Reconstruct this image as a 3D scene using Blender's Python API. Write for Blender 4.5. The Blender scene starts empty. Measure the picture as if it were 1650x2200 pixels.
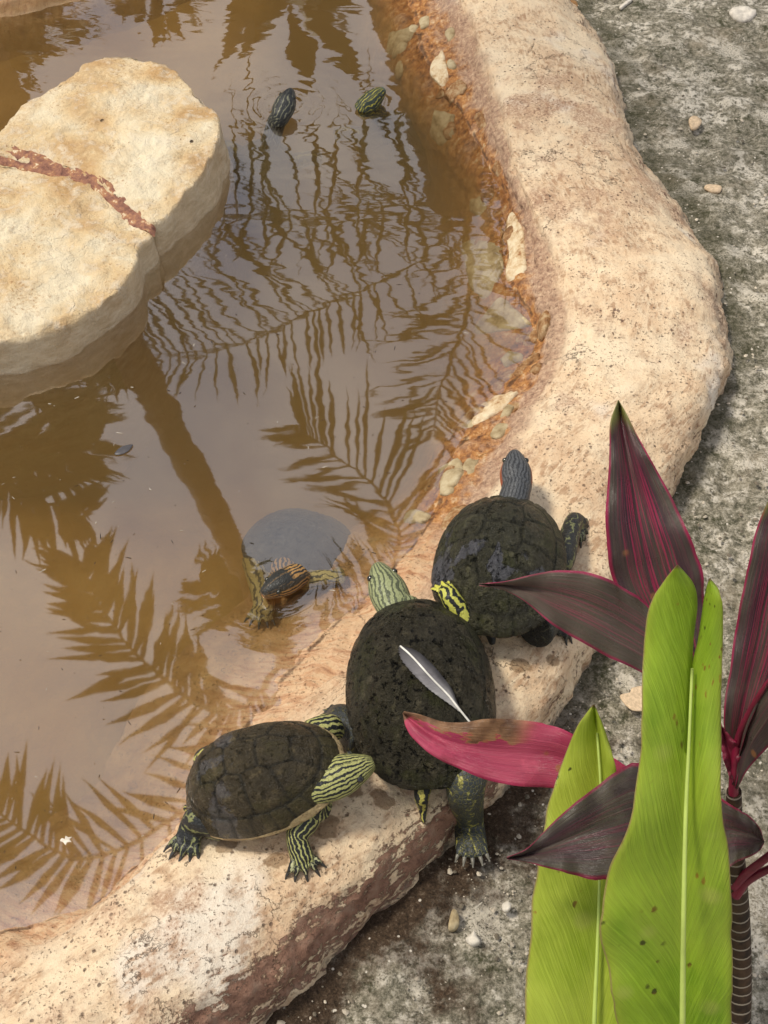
import bpy, bmesh, math, random
import numpy as np
from mathutils import Vector, Matrix
from mathutils.bvhtree import BVHTree

# ------------------------------------------------------------------ camera, sky, sun, exposure
scene = bpy.context.scene
COL = scene.collection
H = 1.45                                   # camera height above the water, metres
PITCH = math.radians(50.0)
FOV = math.radians(45.0)
FPX = 1100 / math.tan(FOV / 2)
FWD = Vector((0, math.cos(PITCH), -math.sin(PITCH)))
UPV = Vector((0, math.sin(PITCH), math.cos(PITCH)))
RGT = Vector((1, 0, 0))
CAM = Vector((0, 0, H))
cd = bpy.data.cameras.new('camera')
cd.sensor_fit = 'VERTICAL'
cd.angle_y = FOV
cd.clip_start = 0.02
cd.clip_end = 2000
cam = bpy.data.objects.new('camera', cd)
COL.objects.link(cam)
cam.location = CAM
cam.rotation_euler = (math.radians(90) - PITCH, 0, 0)
scene.camera = cam

SUN_EL, SUN_AZ = math.radians(62), math.radians(-82)      # azimuth clockwise from +Y
sun_dir = Vector((math.sin(SUN_AZ) * math.cos(SUN_EL), math.cos(SUN_AZ) * math.cos(SUN_EL), math.sin(SUN_EL)))
world = bpy.data.worlds.new('World')
scene.world = world
world.use_nodes = True
wn = world.node_tree
wn.nodes.clear()
w_out = wn.nodes.new('ShaderNodeOutputWorld')
w_bg = wn.nodes.new('ShaderNodeBackground')
w_bg.inputs['Strength'].default_value = 0.066
w_sky = wn.nodes.new('ShaderNodeTexSky')
w_sky.sky_type = 'NISHITA'
w_sky.sun_disc = False
w_sky.sun_elevation = SUN_EL
w_sky.sun_rotation = SUN_AZ
w_sky.dust_density = 2.0
w_tc = wn.nodes.new('ShaderNodeTexCoord')
w_no = wn.nodes.new('ShaderNodeTexNoise')
w_no.inputs['Scale'].default_value = 3.2
w_no.inputs['Detail'].default_value = 5
w_no.inputs['Roughness'].default_value = 0.55
w_rp = wn.nodes.new('ShaderNodeValToRGB')
w_rp.color_ramp.elements[0].position = 0.40
w_rp.color_ramp.elements[0].color = (0.12, 0.12, 0.12, 1)
w_rp.color_ramp.elements[1].position = 0.62
w_rp.color_ramp.elements[1].color = (1, 1, 1, 1)
w_n2 = wn.nodes.new('ShaderNodeTexNoise')
w_n2.inputs['Scale'].default_value = 5.0
w_n2.inputs['Detail'].default_value = 4
w_cl = wn.nodes.new('ShaderNodeValToRGB')                 # thick cloud: grey to warm white
w_cl.color_ramp.elements[0].position = 0.34
w_cl.color_ramp.elements[0].color = (0.66, 0.63, 0.64, 1)
w_cl.color_ramp.elements[1].position = 0.68
w_cl.color_ramp.elements[1].color = (1.0, 0.93, 0.84, 1)
w_sc = wn.nodes.new('ShaderNodeVectorMath')
w_sc.operation = 'SCALE'
w_sc.inputs['Scale'].default_value = 9.0
w_mx = wn.nodes.new('ShaderNodeMix')
w_mx.data_type = 'RGBA'
wl = wn.links.new
wl(w_tc.outputs['Generated'], w_no.inputs['Vector'])
wl(w_tc.outputs['Generated'], w_n2.inputs['Vector'])
wl(w_no.outputs['Fac'], w_rp.inputs['Fac'])
wl(w_n2.outputs['Fac'], w_cl.inputs['Fac'])
wl(w_cl.outputs['Color'], w_sc.inputs[0])
wl(w_rp.outputs['Color'], w_mx.inputs['Factor'])
wl(w_sky.outputs['Color'], w_mx.inputs['A'])
wl(w_sc.outputs['Vector'], w_mx.inputs['B'])
wl(w_mx.outputs['Result'], w_bg.inputs['Color'])
wl(w_bg.outputs['Background'], w_out.inputs['Surface'])

sl = bpy.data.lights.new('sun', 'SUN')
sl.energy = 1.5
sl.angle = math.radians(10)
sl.color = (1.0, 0.93, 0.80)
so = bpy.data.objects.new('sun', sl)
COL.objects.link(so)
so.location = sun_dir * 20
so.rotation_euler = sun_dir.to_track_quat('Z', 'Y').to_euler()

vs = scene.view_settings
vs.view_transform = 'Standard'
vs.look = 'None'
vs.gamma = 1.0
vs.exposure = 0.93
vs.use_curve_mapping = False
scene.render.engine = 'CYCLES'
cy = scene.cycles
cy.use_denoising = True
cy.max_bounces = 8
cy.diffuse_bounces = 3
cy.glossy_bounces = 3
cy.transmission_bounces = 4
cy.volume_bounces = 3
cy.transparent_max_bounces = 12
cy.sample_clamp_indirect = 4.0

# ------------------------------------------------------------------ helpers
rng = np.random.default_rng(7)
random.seed(7)


def ray(px, py):
    return FWD + RGT * ((px - 825) / FPX) + UPV * ((1100 - py) / FPX)


def P(px, py, z=0.0):
    d = ray(px, py)
    return CAM + d * ((z - H) / d.z)


def R(px, py, dist):
    return CAM + ray(px, py).normalized() * dist


def MIR(px, py, r):
    """point seen in the still water at that pixel, r metres away over the ground"""
    d = ray(px, py)
    d = Vector((d.x, d.y, -d.z))
    return Vector((0, 0, -H)) + d * (r / math.hypot(d.x, d.y))


def _hash(i, j, k, seed):
    n = (i * 374761393 + j * 668265263 + k * 2147483647 + seed * 974634777) & 0xFFFFFFFF
    n = ((n ^ (n >> 13)) * 1274126177) & 0xFFFFFFFF
    n = ((n ^ (n >> 16)) * 2246822519) & 0xFFFFFFFF
    return ((n ^ (n >> 15)) & 0xFFFFFF) / float(0xFFFFFF)


def vnoise(p, seed=0):
    p = np.asarray(p, dtype=np.float64)
    f = np.floor(p).astype(np.int64)
    t = p - f
    t = t * t * (3 - 2 * t)
    out = 0
    for a in (0, 1):
        for b in (0, 1):
            for c in (0, 1):
                w = (t[:, 0] if a else 1 - t[:, 0]) * (t[:, 1] if b else 1 - t[:, 1]) * (t[:, 2] if c else 1 - t[:, 2])
                out = out + w * _hash(f[:, 0] + a, f[:, 1] + b, f[:, 2] + c, seed)
    return out * 2 - 1


def fbm(p, scale, octaves=4, seed=0, gain=0.5):
    p = np.asarray(p) * scale
    s = 0
    a = 1.0
    for o in range(octaves):
        s = s + a * vnoise(p, seed + o * 17)
        p = p * 2.03 + 11.7
        a *= gain
    return s


def cr(pts, n, closed=False):
    """Catmull-Rom resample of points (k,d) to n, even in parameter"""
    p = np.asarray(pts, dtype=float)
    k = len(p)
    if closed:
        u = np.linspace(0, k, n, endpoint=False)
        i = np.floor(u).astype(int)
        g = lambda j: p[j % k]
    else:
        u = np.linspace(0, k - 1, n)
        i = np.minimum(np.floor(u).astype(int), k - 2)
        ext = np.vstack([2 * p[0] - p[1], p, 2 * p[-1] - p[-2]])
        g = lambda j: ext[np.clip(j + 1, 0, k + 1)]
    t = (u - i)[:, None]
    a, b, c, d = g(i - 1), g(i), g(i + 1), g(i + 2)
    return 0.5 * (2 * b + (c - a) * t + (2 * a - 5 * b + 4 * c - d) * t ** 2 + (3 * b - a - 3 * c + d) * t ** 3)


def mesh_obj(name, verts, faces, mat=None, parent=None, smooth=True, attrs=None):
    me = bpy.data.meshes.new(name)
    me.from_pydata([tuple(map(float, v)) for v in verts], [], [tuple(map(int, f)) for f in faces])
    if smooth:
        me.polygons.foreach_set('use_smooth', [True] * len(me.polygons))
    if mat is not None:
        me.materials.append(mat)
    if attrs:
        for k, v in attrs.items():
            v = np.asarray(v, dtype=np.float32)
            if v.ndim == 1:
                me.attributes.new(k, 'FLOAT', 'POINT').data.foreach_set('value', v)
            else:
                me.attributes.new(k, 'FLOAT_VECTOR', 'POINT').data.foreach_set('vector', v.ravel())
    me.update()
    o = bpy.data.objects.new(name, me)
    COL.objects.link(o)
    if parent is not None:
        o.parent = parent
    return o


def grid_faces(nu, nv, wrap_u=False, wrap_v=False, base=0):
    f = []
    for i in range(nu if wrap_u else nu - 1):
        i2 = (i + 1) % nu
        for j in range(nv if wrap_v else nv - 1):
            j2 = (j + 1) % nv
            f.append((base + i * nv + j, base + i2 * nv + j, base + i2 * nv + j2, base + i * nv + j2))
    return f


def empty(name, loc=(0, 0, 0)):
    o = bpy.data.objects.new(name, None)
    o.empty_display_size = 0.02
    COL.objects.link(o)
    o.location = loc
    return o


def tag(o, label=None, cat=None, group=None, kind=None):
    if label:
        o['label'] = label
    if cat:
        o['category'] = cat
    if group:
        o['group'] = group
    if kind:
        o['kind'] = kind
    return o


def sstep(x, a, b):
    t = np.clip((np.asarray(x, dtype=float) - a) / (b - a), 0, 1)
    return t * t * (3 - 2 * t)


class NT:
    """small wrapper to write node materials"""

    def __init__(s, name):
        s.mat = bpy.data.materials.new(name)
        s.mat.use_nodes = True
        s.t = s.mat.node_tree
        s.t.nodes.clear()
        s.out = s.t.nodes.new('ShaderNodeOutputMaterial')

    def set(s, sock, v):
        if isinstance(v, bpy.types.NodeSocket):
            s.t.links.new(v, sock)
        elif isinstance(v, (tuple, list)) and len(v) == 3 and sock.type == 'RGBA':
            sock.default_value = (*v, 1)
        else:
            sock.default_value = v

    def n(s, typ, props=None, **inp):
        nd = s.t.nodes.new('ShaderNode' + typ)
        for k, v in (props or {}).items():
            setattr(nd, k, v)
        for k, v in inp.items():
            s.set(nd.inputs[k.replace('_', ' ')], v)
        return nd

    def pos(s):
        if not hasattr(s, '_pos'):
            s._pos = s.n('TexCoord').outputs['Object']
        return s._pos

    def attr(s, name, out='Fac'):
        return s.n('Attribute', {'attribute_name': name}).outputs[out]

    def noise(s, scale, detail=4, rough=0.55, vec=None, dist=0.0, out='Fac'):
        nd = s.n('TexNoise', Scale=scale, Detail=detail, Roughness=rough, Distortion=dist)
        s.set(nd.inputs['Vector'], vec if vec is not None else s.pos())
        return nd.outputs[out]

    def voro(s, scale, feature='F1', vec=None, out='Distance', rand=1.0):
        nd = s.n('TexVoronoi', {'feature': feature}, Scale=scale, Randomness=rand)
        s.set(nd.inputs['Vector'], vec if vec is not None else s.pos())
        return nd.outputs[out]

    def m(s, op, a, b=None, c=None, clamp=False):
        nd = s.n('Math', {'operation': op, 'use_clamp': clamp})
        for i, v in enumerate((a, b, c)):
            if v is not None:
                s.set(nd.inputs[i], v)
        return nd.outputs[0]

    def vm(s, op, a, b=None):
        nd = s.n('VectorMath', {'operation': op})
        s.set(nd.inputs[0], a)
        if b is not None:
            s.set(nd.inputs[1], b)
        return nd.outputs[0]

    def step(s, x, a, b, lo=0.0, hi=1.0):
        nd = s.n('MapRange', {'interpolation_type': 'SMOOTHSTEP'})
        s.set(nd.inputs['Value'], x)
        s.set(nd.inputs['From Min'], a)
        s.set(nd.inputs['From Max'], b)
        s.set(nd.inputs['To Min'], lo)
        s.set(nd.inputs['To Max'], hi)
        return nd.outputs[0]

    def mix(s, fac, a, b, blend='MIX'):
        nd = s.n('Mix', {'data_type': 'RGBA', 'blend_type': blend})
        s.set(nd.inputs['Factor'], fac)
        ia = [i for i in nd.inputs if i.name == 'A' and i.type == 'RGBA'][0]
        ib = [i for i in nd.inputs if i.name == 'B' and i.type == 'RGBA'][0]
        s.set(ia, a)
        s.set(ib, b)
        return [o for o in nd.outputs if o.type == 'RGBA'][0]

    def ramp(s, fac, stops):
        nd = s.n('ValToRGB')
        e = nd.color_ramp.elements
        while len(e) < len(stops):
            e.new(0.5)
        for el, (p, c) in zip(e, stops):
            el.position = p
            el.color = (*c, 1) if len(c) == 3 else c
        s.set(nd.inputs['Fac'], fac)
        return nd.outputs['Color']

    def bump(s, height, strength=0.5, dist=0.01, normal=None):
        nd = s.n('Bump', Strength=strength, Distance=dist, Height=height)
        if normal is not None:
            s.set(nd.inputs['Normal'], normal)
        return nd.outputs['Normal']

    def done(s, color, rough=0.8, normal=None, spec=0.3, trans=0.0, extra=None):
        p = s.n('BsdfPrincipled')
        s.set(p.inputs['Base Color'], color)
        s.set(p.inputs['Roughness'], rough)
        s.set(p.inputs['Specular IOR Level'], spec)
        if normal is not None:
            s.set(p.inputs['Normal'], normal)
        sh = p.outputs[0]
        if trans:
            tr = s.n('BsdfTranslucent', Color=extra if extra is not None else color)
            mx = s.n('MixShader', Fac=trans)
            s.t.links.new(sh, mx.inputs[1])
            s.t.links.new(tr.outputs[0], mx.inputs[2])
            sh = mx.outputs[0]
        s.t.links.new(sh, s.out.inputs['Surface'])
        return s.mat


def plain(name, col, rough=0.7, spec=0.3, var=0.25, scale=60):
    t = NT(name)
    f = t.noise(scale, 4)
    d = tuple(c * (1 - var) for c in col)
    b = tuple(min(1, c * (1 + var)) for c in col)
    return t.done(t.ramp(f, [(0.3, d), (0.7, b)]), rough, t.bump(f, 0.3, 0.002), spec)

# ------------------------------------------------------------------ the pond rim (swept surface through traced stations)
Z0 = -0.03                                  # pavement level outside
# foot, shoulder, mid top, inner crest, slope, waterline, submerged, bed edge  (photo pixels; z below)
ST = [
    ((1092, -250), (1062, -250), (985, -250), (900, -255), (850, -255), (790, -250), (720, -250), (660, -250)),
    ((1222, 0), (1200, 0), (1110, 0), (1005, 5), (950, 5), (880, 5), (800, 0), (745, 0)),
    ((1305, 110), (1287, 110), (1170, 110), (1050, 115), (990, 115), (905, 115), (830, 120), (750, 130)),
    ((1350, 232), (1328, 225), (1210, 220), (1085, 220), (1030, 225), (978, 225), (890, 240), (800, 250)),
    ((1368, 318), (1348, 325), (1240, 330), (1110, 335), (1075, 340), (1042, 340), (960, 345), (870, 350)),
    ((1455, 440), (1432, 455), (1300, 450), (1150, 440), (1120, 445), (1096, 450), (1010, 455), (900, 460)),
    ((1535, 570), (1512, 580), (1370, 590), (1225, 600), (1150, 600), (1092, 595), (1000, 600), (900, 600)),
    ((1562, 690), (1537, 700), (1380, 710), (1225, 715), (1180, 710), (1150, 705), (1030, 710), (920, 720)),
    ((1568, 820), (1542, 815), (1370, 830), (1200, 820), (1150, 820), (1105, 812), (1000, 820), (920, 830)),
    ((1503, 945), (1478, 930), (1320, 940), (1150, 920), (1090, 920), (1008, 920), (950, 930), (900, 940)),
    ((1440, 1060), (1420, 1040), (1270, 1040), (1100, 1030), (1040, 1030), (958, 1035), (900, 1045), (830, 1060)),
    ((1370, 1240), (1350, 1200), (1200, 1160), (1040, 1120), (990, 1110), (925, 1115), (840, 1130), (740, 1150)),
    ((1285, 1400), (1258, 1355), (1130, 1300), (980, 1250), (905, 1222), (840, 1218), (760, 1220), (650, 1210)),
    ((1200, 1550), (1172, 1490), (1060, 1410), (920, 1340), (820, 1312), (735, 1322), (640, 1320), (520, 1290)),
    ((1090, 1722), (1045, 1655), (930, 1570), (800, 1480), (700, 1440), (610, 1450), (500, 1440), (380, 1400)),
    ((990, 1838), (930, 1765), (800, 1680), (660, 1590), (580, 1565), (505, 1580), (400, 1580), (280, 1540)),
    ((880, 1968), (800, 1885), (690, 1810), (560, 1720), (470, 1690), (428, 1725), (330, 1720), (210, 1680)),
    ((740, 2092), (655, 2005), (540, 1920), (400, 1812), (372, 1795), (350, 1805), (260, 1790), (120, 1750)),
    ((610, 2208), (515, 2110), (390, 2020), (240, 1940), (215, 1940), (185, 1945), (90, 1900), (-40, 1850)),
    ((470, 2330), (365, 2230), (230, 2140), (90, 2065), (30, 2040), (-20, 2012), (-100, 1960), (-200, 1900)),
]
ZC = [Z0 - 0.03, 0.045, 0.080, 0.072, 0.032, 0.0, -0.07, -0.30]
ST_W = []
for k, row in enumerate(ST):
    z = list(ZC)
    if k >= 13:
        z[1] = 0.050
    if 11 <= k <= 15:                       # the gentle ramp where the turtles climb out
        z[4] = 0.022
        z[6] = -0.022
        z[7] = -0.085
    if 16 <= k <= 19:
        z[3], z[4], z[6], z[7] = 0.062, 0.035, -0.03, -0.10
    ST_W.append([P(px, py, zz) for (px, py), zz in zip(row, z)])
# beyond the frame: the ring closes round the left and far sides
OFF = [0.36, 0.31, 0.17, 0.05, 0.02, 0.0, -0.07, -0.22]


def ring_station(x, y, nx, ny, w=1.0):
    n = Vector((nx, ny, 0)).normalized()
    return [Vector((x, y, 0)) + n * (o * w) + Vector((0, 0, zz)) for o, zz in zip(OFF, ZC)]


_d = [b_ - a_ for a_, b_ in zip(ST_W[18], ST_W[19])]
_d = [Vector((0.5 * v_.x - 0.04, 0.5 * v_.y - 0.025, 0)) for v_ in _d]
ST_W.append([a_ + v_ for a_, v_ in zip(ST_W[19], _d)])
ST_W.append([a_ + v_ * 2.2 + Vector((-0.03, 0.0, 0)) for a_, v_ in zip(ST_W[19], _d)])
ST_W += [ring_station(-0.92, 0.40, -0.50, -1), ring_station(-1.30, 0.62, -0.8, -1), ring_station(-1.68, 1.05, -1, -0.4),
         ring_station(-1.80, 1.65, -1, 0), ring_station(-1.70, 2.25, -1, 0.4), ring_station(-1.36, 2.68, -0.6, 1),
         ring_station(-0.92, 2.80, 0.05, 1), ring_station(-0.55, 3.05, -0.3, 1), ring_station(-0.25, 3.62, -0.6, 1)]
ST_W = np.array([[tuple(v) for v in r] for r in ST_W])            # (S,8,3)
NS = len(ST_W)
SUBU, NVV = 26, 132
NU = NS * SUBU
A = np.stack([cr(ST_W[:, j], NU, closed=True) for j in range(8)], axis=1)      # NU,8,3
# across: finer resample with Catmull-Rom
G = np.stack([cr(A[i], NVV) for i in range(NU)], axis=0)                       # NU,NVV,3
va = np.tile(np.linspace(0, 7, NVV), (NU, 1))
ua = np.tile((np.arange(NU) / SUBU)[:, None], (1, NVV))
du = np.roll(G, -1, 0) - np.roll(G, 1, 0)
dv = np.gradient(G, axis=1)
nrm = np.cross(dv, du)
nrm /= np.linalg.norm(nrm, axis=2, keepdims=True) + 1e-9
if nrm[5 * SUBU, NVV // 3, 2] < 0:
    nrm = -nrm
pf = G.reshape(-1, 3)
big = fbm(pf, 6, 3, 1) * 0.010
mid = fbm(pf, 26, 3, 5) * 0.0030
fine = fbm(pf, 95, 3, 9) * 0.0013
pits = -np.clip(vnoise(pf * 75, 33) - 0.55, 0, 1) * 0.006
vaf, uaf = va.ravel(), ua.ravel()
ridge = np.exp(-((vaf - 3.05) / 0.16) ** 2) * (0.004 + 0.003 * vnoise(pf * 14, 61)) * ((uaf > 0) & (uaf < 11))
inner = sstep(vaf, 3.1, 4.0)
rdg = (1 - np.abs(fbm(pf * np.array([1, 1, 1.8]), 22, 4, 83))) ** 2 - 0.5
terr = rdg * 0.0055 * sstep(vaf, 3.0, 3.7) * sstep(vaf, 6.6, 6.0) + rdg * 0.004 * sstep(vaf, 1.3, 0.8)
hollow = -0.010 * np.exp(-((vaf - 3.25) / 0.28) ** 2) * sstep(uaf, 10.5, 9) * (0.7 + 0.5 * vnoise(pf * 5, 87))
edge = np.exp(-((vaf - 0.55) / 0.5) ** 2) * fbm(pf, 40, 4, 21) * 0.005            # ragged outer foot
disp = big * (1 - 0.5 * inner) + mid * (1 + 0.9 * inner) + fine + pits * (1 - inner) + ridge + edge + terr + hollow
# keep the waterline where it was traced: damp the large waves there
disp *= 1 - 0.5 * np.exp(-((vaf - 5) / 0.35) ** 2)
V = pf + nrm.reshape(-1, 3) * disp[:, None]
rim_faces = grid_faces(NU, NVV, wrap_u=True)
rim_bvh = BVHTree.FromPolygons([Vector(v) for v in V], rim_faces)


def hit(px, py, lift=0.0):
    d = ray(px, py).normalized()
    loc, nor, idx, dist = rim_bvh.ray_cast(CAM, d)
    if loc is None:
        return P(px, py, 0.0)
    return loc + Vector((0, 0, lift))


peel = np.clip(sstep(uaf, 12.5, 14.5) * sstep(uaf, 21.5, 19.5) * (1.15 * np.exp(-((vaf - 0.75) / 0.62) ** 2)), 0, 1.2)
peel = np.maximum(peel, 0.55 * np.exp(-((vaf - 0.7) / 0.35) ** 2))
peel = np.maximum(peel, 0.5 * np.exp(-(((uaf - 6.7) / 0.6) ** 2 + ((vaf - 2.35) / 0.35) ** 2)))
peel = np.maximum(peel, 0.50 * np.exp(-(((uaf - 15.2) / 0.5) ** 2 + ((vaf - 1.5) / 0.3) ** 2)))


wet = np.zeros(len(V))
for px_, py_, r_ in ((488, 1816, .016), (598, 1848, .015), (575, 1852, .008), (698, 1782, .018), (712, 1765, .012), (828, 1722, .014), (815, 1705, .012), (1118, 1428, .016), (760, 1700, .014), (1190, 1420, .012)):
    c_ = np.array(hit(px_, py_))
    wet = np.maximum(wet, np.exp(-(np.linalg.norm((V - c_) * np.array([1, 1.3, 1]), axis=1) / r_) ** 2))


def rim_material():
    t = NT('weathered_cream_cement')
    p = t.pos()
    v, u, pe = t.attr('va'), t.attr('ua'), t.attr('peel')
    st = t.attr('flow', 'Vector')                         # along / across coordinates for brushed streaks
    big = t.noise(9, 5, 0.6)
    med = t.noise(42, 6, 0.65)
    fin = t.noise(230, 5, 0.7)
    strk = t.noise(1.0, 5, 0.6, vec=t.vm('MULTIPLY', t.vm('ADD', st, t.vm('MULTIPLY', t.noise(12, 3, out='Color'), (0.02, 0.02, 0.02))), (45, 130, 60)))
    col = t.ramp(big, [(0.30, (0.61, 0.41, 0.25)), (0.47, (0.77, 0.575, 0.37)), (0.62, (0.84, 0.68, 0.47))])
    col = t.mix(t.step(med, 0.40, 0.70), col, (0.83, 0.68, 0.47))
    col = t.mix(t.step(t.noise(5.0, 3), 0.56, 0.68, 0, 0.75), col, (0.80, 0.73, 0.62))
    # warm brown wash in patches and streaks
    wash = t.m('MULTIPLY', t.step(t.m('ADD', t.m('MULTIPLY', strk, 0.45), t.m('MULTIPLY', med, 0.55)), 0.47, 0.60), t.step(big, 0.64, 0.42))
    col = t.mix(t.m('MULTIPLY', wash, 0.85), col, (0.42, 0.245, 0.135))
    blot = t.step(t.noise(6.5, 7, 0.7), 0.50, 0.61, 0, 0.85)
    col = t.mix(t.m('MULTIPLY', blot, t.step(fin, 0.30, 0.6)), col, (0.43, 0.26, 0.165))
    # pock marks and dark specks
    sp = t.step(fin, 0.585, 0.66)
    spm = t.m('MULTIPLY', sp, t.step(t.noise(14, 4, 0.6), 0.36, 0.56, 0.20, 1.0))
    col = t.mix(t.m('MULTIPLY', spm, 0.8), col, (0.27, 0.165, 0.095))
    vor = t.voro(75)
    pit = t.m('MULTIPLY', t.step(vor, 0.22, 0.09), t.step(t.noise(30, 2), 0.46, 0.56))
    col = t.mix(t.m('MULTIPLY', pit, 0.85), col, (0.16, 0.10, 0.065))
    # red-brown bare cement where the cream coat has peeled
    pn = t.m('ADD', t.m('MULTIPLY', t.noise(30, 9, 0.78), 0.75), t.m('MULTIPLY', strk, 0.40))
    pm = t.step(t.m('ADD', pn, t.m('MULTIPLY', pe, 0.235)), 0.755, 0.80)
    brn = t.ramp(t.noise(60, 5), [(0.3, (0.17, 0.085, 0.055)), (0.55, (0.30, 0.165, 0.11)), (0.75, (0.36, 0.24, 0.17))])
    col = t.mix(pm, col, brn)
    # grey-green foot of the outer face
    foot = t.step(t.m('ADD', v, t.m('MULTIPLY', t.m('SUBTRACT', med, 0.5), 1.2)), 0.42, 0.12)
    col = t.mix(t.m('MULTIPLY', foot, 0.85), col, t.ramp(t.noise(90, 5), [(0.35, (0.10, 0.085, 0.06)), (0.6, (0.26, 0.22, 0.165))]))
    # inner slope: violet-brown grainy cement
    vn = t.m('ADD', v, t.m('MULTIPLY', t.m('SUBTRACT', t.noise(18, 5, 0.6), 0.5), 1.5))
    ins = t.m('MULTIPLY', t.step(vn, 3.0, 3.6), t.step(u, 14.5, 11.5, 0.30, 1.0))
    grain = t.ramp(t.noise(110, 5, 0.75), [(0.34, (0.17, 0.085, 0.055)), (0.50, (0.38, 0.225, 0.145)), (0.68, (0.62, 0.44, 0.29))])
    col = t.mix(t.m('MULTIPLY', ins, 0.85), col, grain)
    # rust near the water
    rn = t.m('ADD', v, t.m('MULTIPLY', t.m('SUBTRACT', t.noise(24, 6, 0.65), 0.5), 2.4))
    rust = t.m('MULTIPLY', t.step(rn, 3.85, 4.65), t.step(t.noise(15, 5, 0.65), 0.36, 0.50, 0.5, 1.0))
    rcol = t.ramp(t.noise(55, 6, 0.7), [(0.32, (0.085, 0.030, 0.010)), (0.45, (0.30, 0.115, 0.026)), (0.56, (0.48, 0.21, 0.050)), (0.68, (0.64, 0.46, 0.26))])
    col = t.mix(t.m('MULTIPLY', rust, t.step(u, 13.5, 11.0, 0.70, 0.92)), col, rcol)
    # the wet ramp: streaky salmon and cream
    ramp_m = t.m('MULTIPLY', t.step(u, 10.8, 12.0), t.step(v, 3.3, 4.0))
    scol = t.ramp(t.noise(1.0, 6, 0.7, vec=t.vm('MULTIPLY', st, (120, 14, 40))), [(0.33, (0.30, 0.13, 0.06)), (0.46, (0.58, 0.33, 0.18)), (0.56, (0.70, 0.50, 0.30)), (0.70, (0.62, 0.36, 0.20))])
    col = t.mix(t.m('MULTIPLY', ramp_m, 0.75), col, scol)
    # under water: silt-stained gold
    silt = t.step(vn, 5.1, 6.2)
    col = t.mix(t.m('MULTIPLY', silt, 0.8), col, t.ramp(t.noise(30, 5), [(0.3, (0.24, 0.13, 0.04)), (0.6, (0.42, 0.26, 0.10)), (0.8, (0.50, 0.36, 0.18))]))
    h = t.m('ADD', t.m('MULTIPLY', fin, 0.5), t.m('ADD', t.m('MULTIPLY', t.m('SUBTRACT', 1.0, pit), 0.4), t.m('MULTIPLY', med, 0.6)))
    h = t.m('SUBTRACT', h, t.m('MULTIPLY', pm, 0.35))
    h = t.m('SUBTRACT', h, t.m('MULTIPLY', spm, 0.4))
    tide = t.m('MULTIPLY', t.step(t.m('ABSOLUTE', t.m('SUBTRACT', v, 4.93)), 0.09, 0.02), t.step(t.noise(35, 4), 0.42, 0.55))
    col = t.mix(t.m('MULTIPLY', tide, 0.75), col, (0.075, 0.035, 0.015))
    ckv = t.voro(5.5, 'DISTANCE_TO_EDGE', vec=t.vm('ADD', t.pos(), t.vm('MULTIPLY', t.noise(14, 6, 0.65, out='Color'), (0.16, 0.16, 0.16))))
    ck = t.m('MULTIPLY', t.step(ckv, 0.009, 0.001), t.step(t.noise(6, 3), 0.53, 0.60))
    col = t.mix(t.m('MULTIPLY', ck, 0.6), col, (0.22, 0.13, 0.075))
    h = t.m('SUBTRACT', h, t.m('MULTIPLY', ck, 0.6))
    wm = t.step(t.m('ADD', t.attr('wet'), t.m('MULTIPLY', t.m('SUBTRACT', t.noise(70, 4, 0.6), 0.5), 0.9)), 0.42, 0.58)
    col = t.mix(t.m('MULTIPLY', wm, 0.75), col, (0.25, 0.155, 0.08))
    rough = t.step(v, 4.0, 4.9, 0.85, 0.42)
    return t.done(col, rough, t.bump(h, 0.95, 0.005), 0.35)


M_RIM = rim_material()
arc = np.concatenate([[0], np.cumsum(np.linalg.norm(np.diff(A[:, 3], axis=0), axis=1))])
flow = np.stack([np.tile(arc[:, None], (1, NVV)).ravel(), np.tile(np.cumsum(np.concatenate([np.zeros((NU, 1)), np.linalg.norm(np.diff(G, axis=1), axis=2)], 1), axis=1)[:, :], (1, 1)).ravel(), pf[:, 2]], axis=1)
pond_rim = tag(empty('pond_kerb', (0, 0, 0)), 'rough cream cement kerb curving round the muddy turtle pond', 'kerb')
mesh_obj('rim_body', V, rim_faces, M_RIM, pond_rim, attrs={'va': vaf, 'ua': uaf, 'peel': peel, 'flow': flow, 'wet': wet})

# ------------------------------------------------------------------ pavement, one sheet out to the horizon, dipping under the pond
centre = A[:, 3].mean(0)
crest_xy = A[:, 3, :2]


def inside_poly(pts, poly):
    x, y = pts[:, 0], pts[:, 1]
    c = np.zeros(len(pts), bool)
    j = len(poly) - 1
    for i in range(len(poly)):
        xi, yi = poly[i]
        xj, yj = poly[j]
        k = ((yi > y) != (yj > y)) & (x < (xj - xi) * (y - yi) / (yj - yi + 1e-12) + xi)
        c ^= k
        j = i
    return c


def axis(lo, hi, step, far):
    core = np.arange(lo, hi + step / 2, step)
    out, s, x = [], step, hi
    while x < far:
        s *= 1.35
        x += s
        out.append(x)
    inn, s, x = [], step, lo
    while x > -far:
        s *= 1.35
        x -= s
        inn.append(x)
    return np.concatenate([inn[::-1], core, out])


gx = axis(-0.7, 1.25, 0.0075, 400)
gy = axis(0.2, 3.1, 0.0075, 400)
GX, GY = np.meshgrid(gx, gy, indexing='ij')
gp = np.stack([GX.ravel(), GY.ravel(), np.zeros(GX.size)], 1)
near = np.exp(-((np.maximum(np.abs(gp[:, 0]) - 1.5, 0)) ** 2 + np.maximum(np.abs(gp[:, 1] - 1.6) - 1.6, 0) ** 2))
gz = Z0 + near * (fbm(gp, 5, 3, 41) * 0.006 + fbm(gp, 20, 5, 43) * 0.0075 + np.clip(fbm(gp, 70, 3, 47), 0, 2) * 0.0030)
hole = inside_poly(gp[:, :2], crest_xy[::6])
gz = np.where(hole, -0.55, gz)
gp[:, 2] = gz


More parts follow.
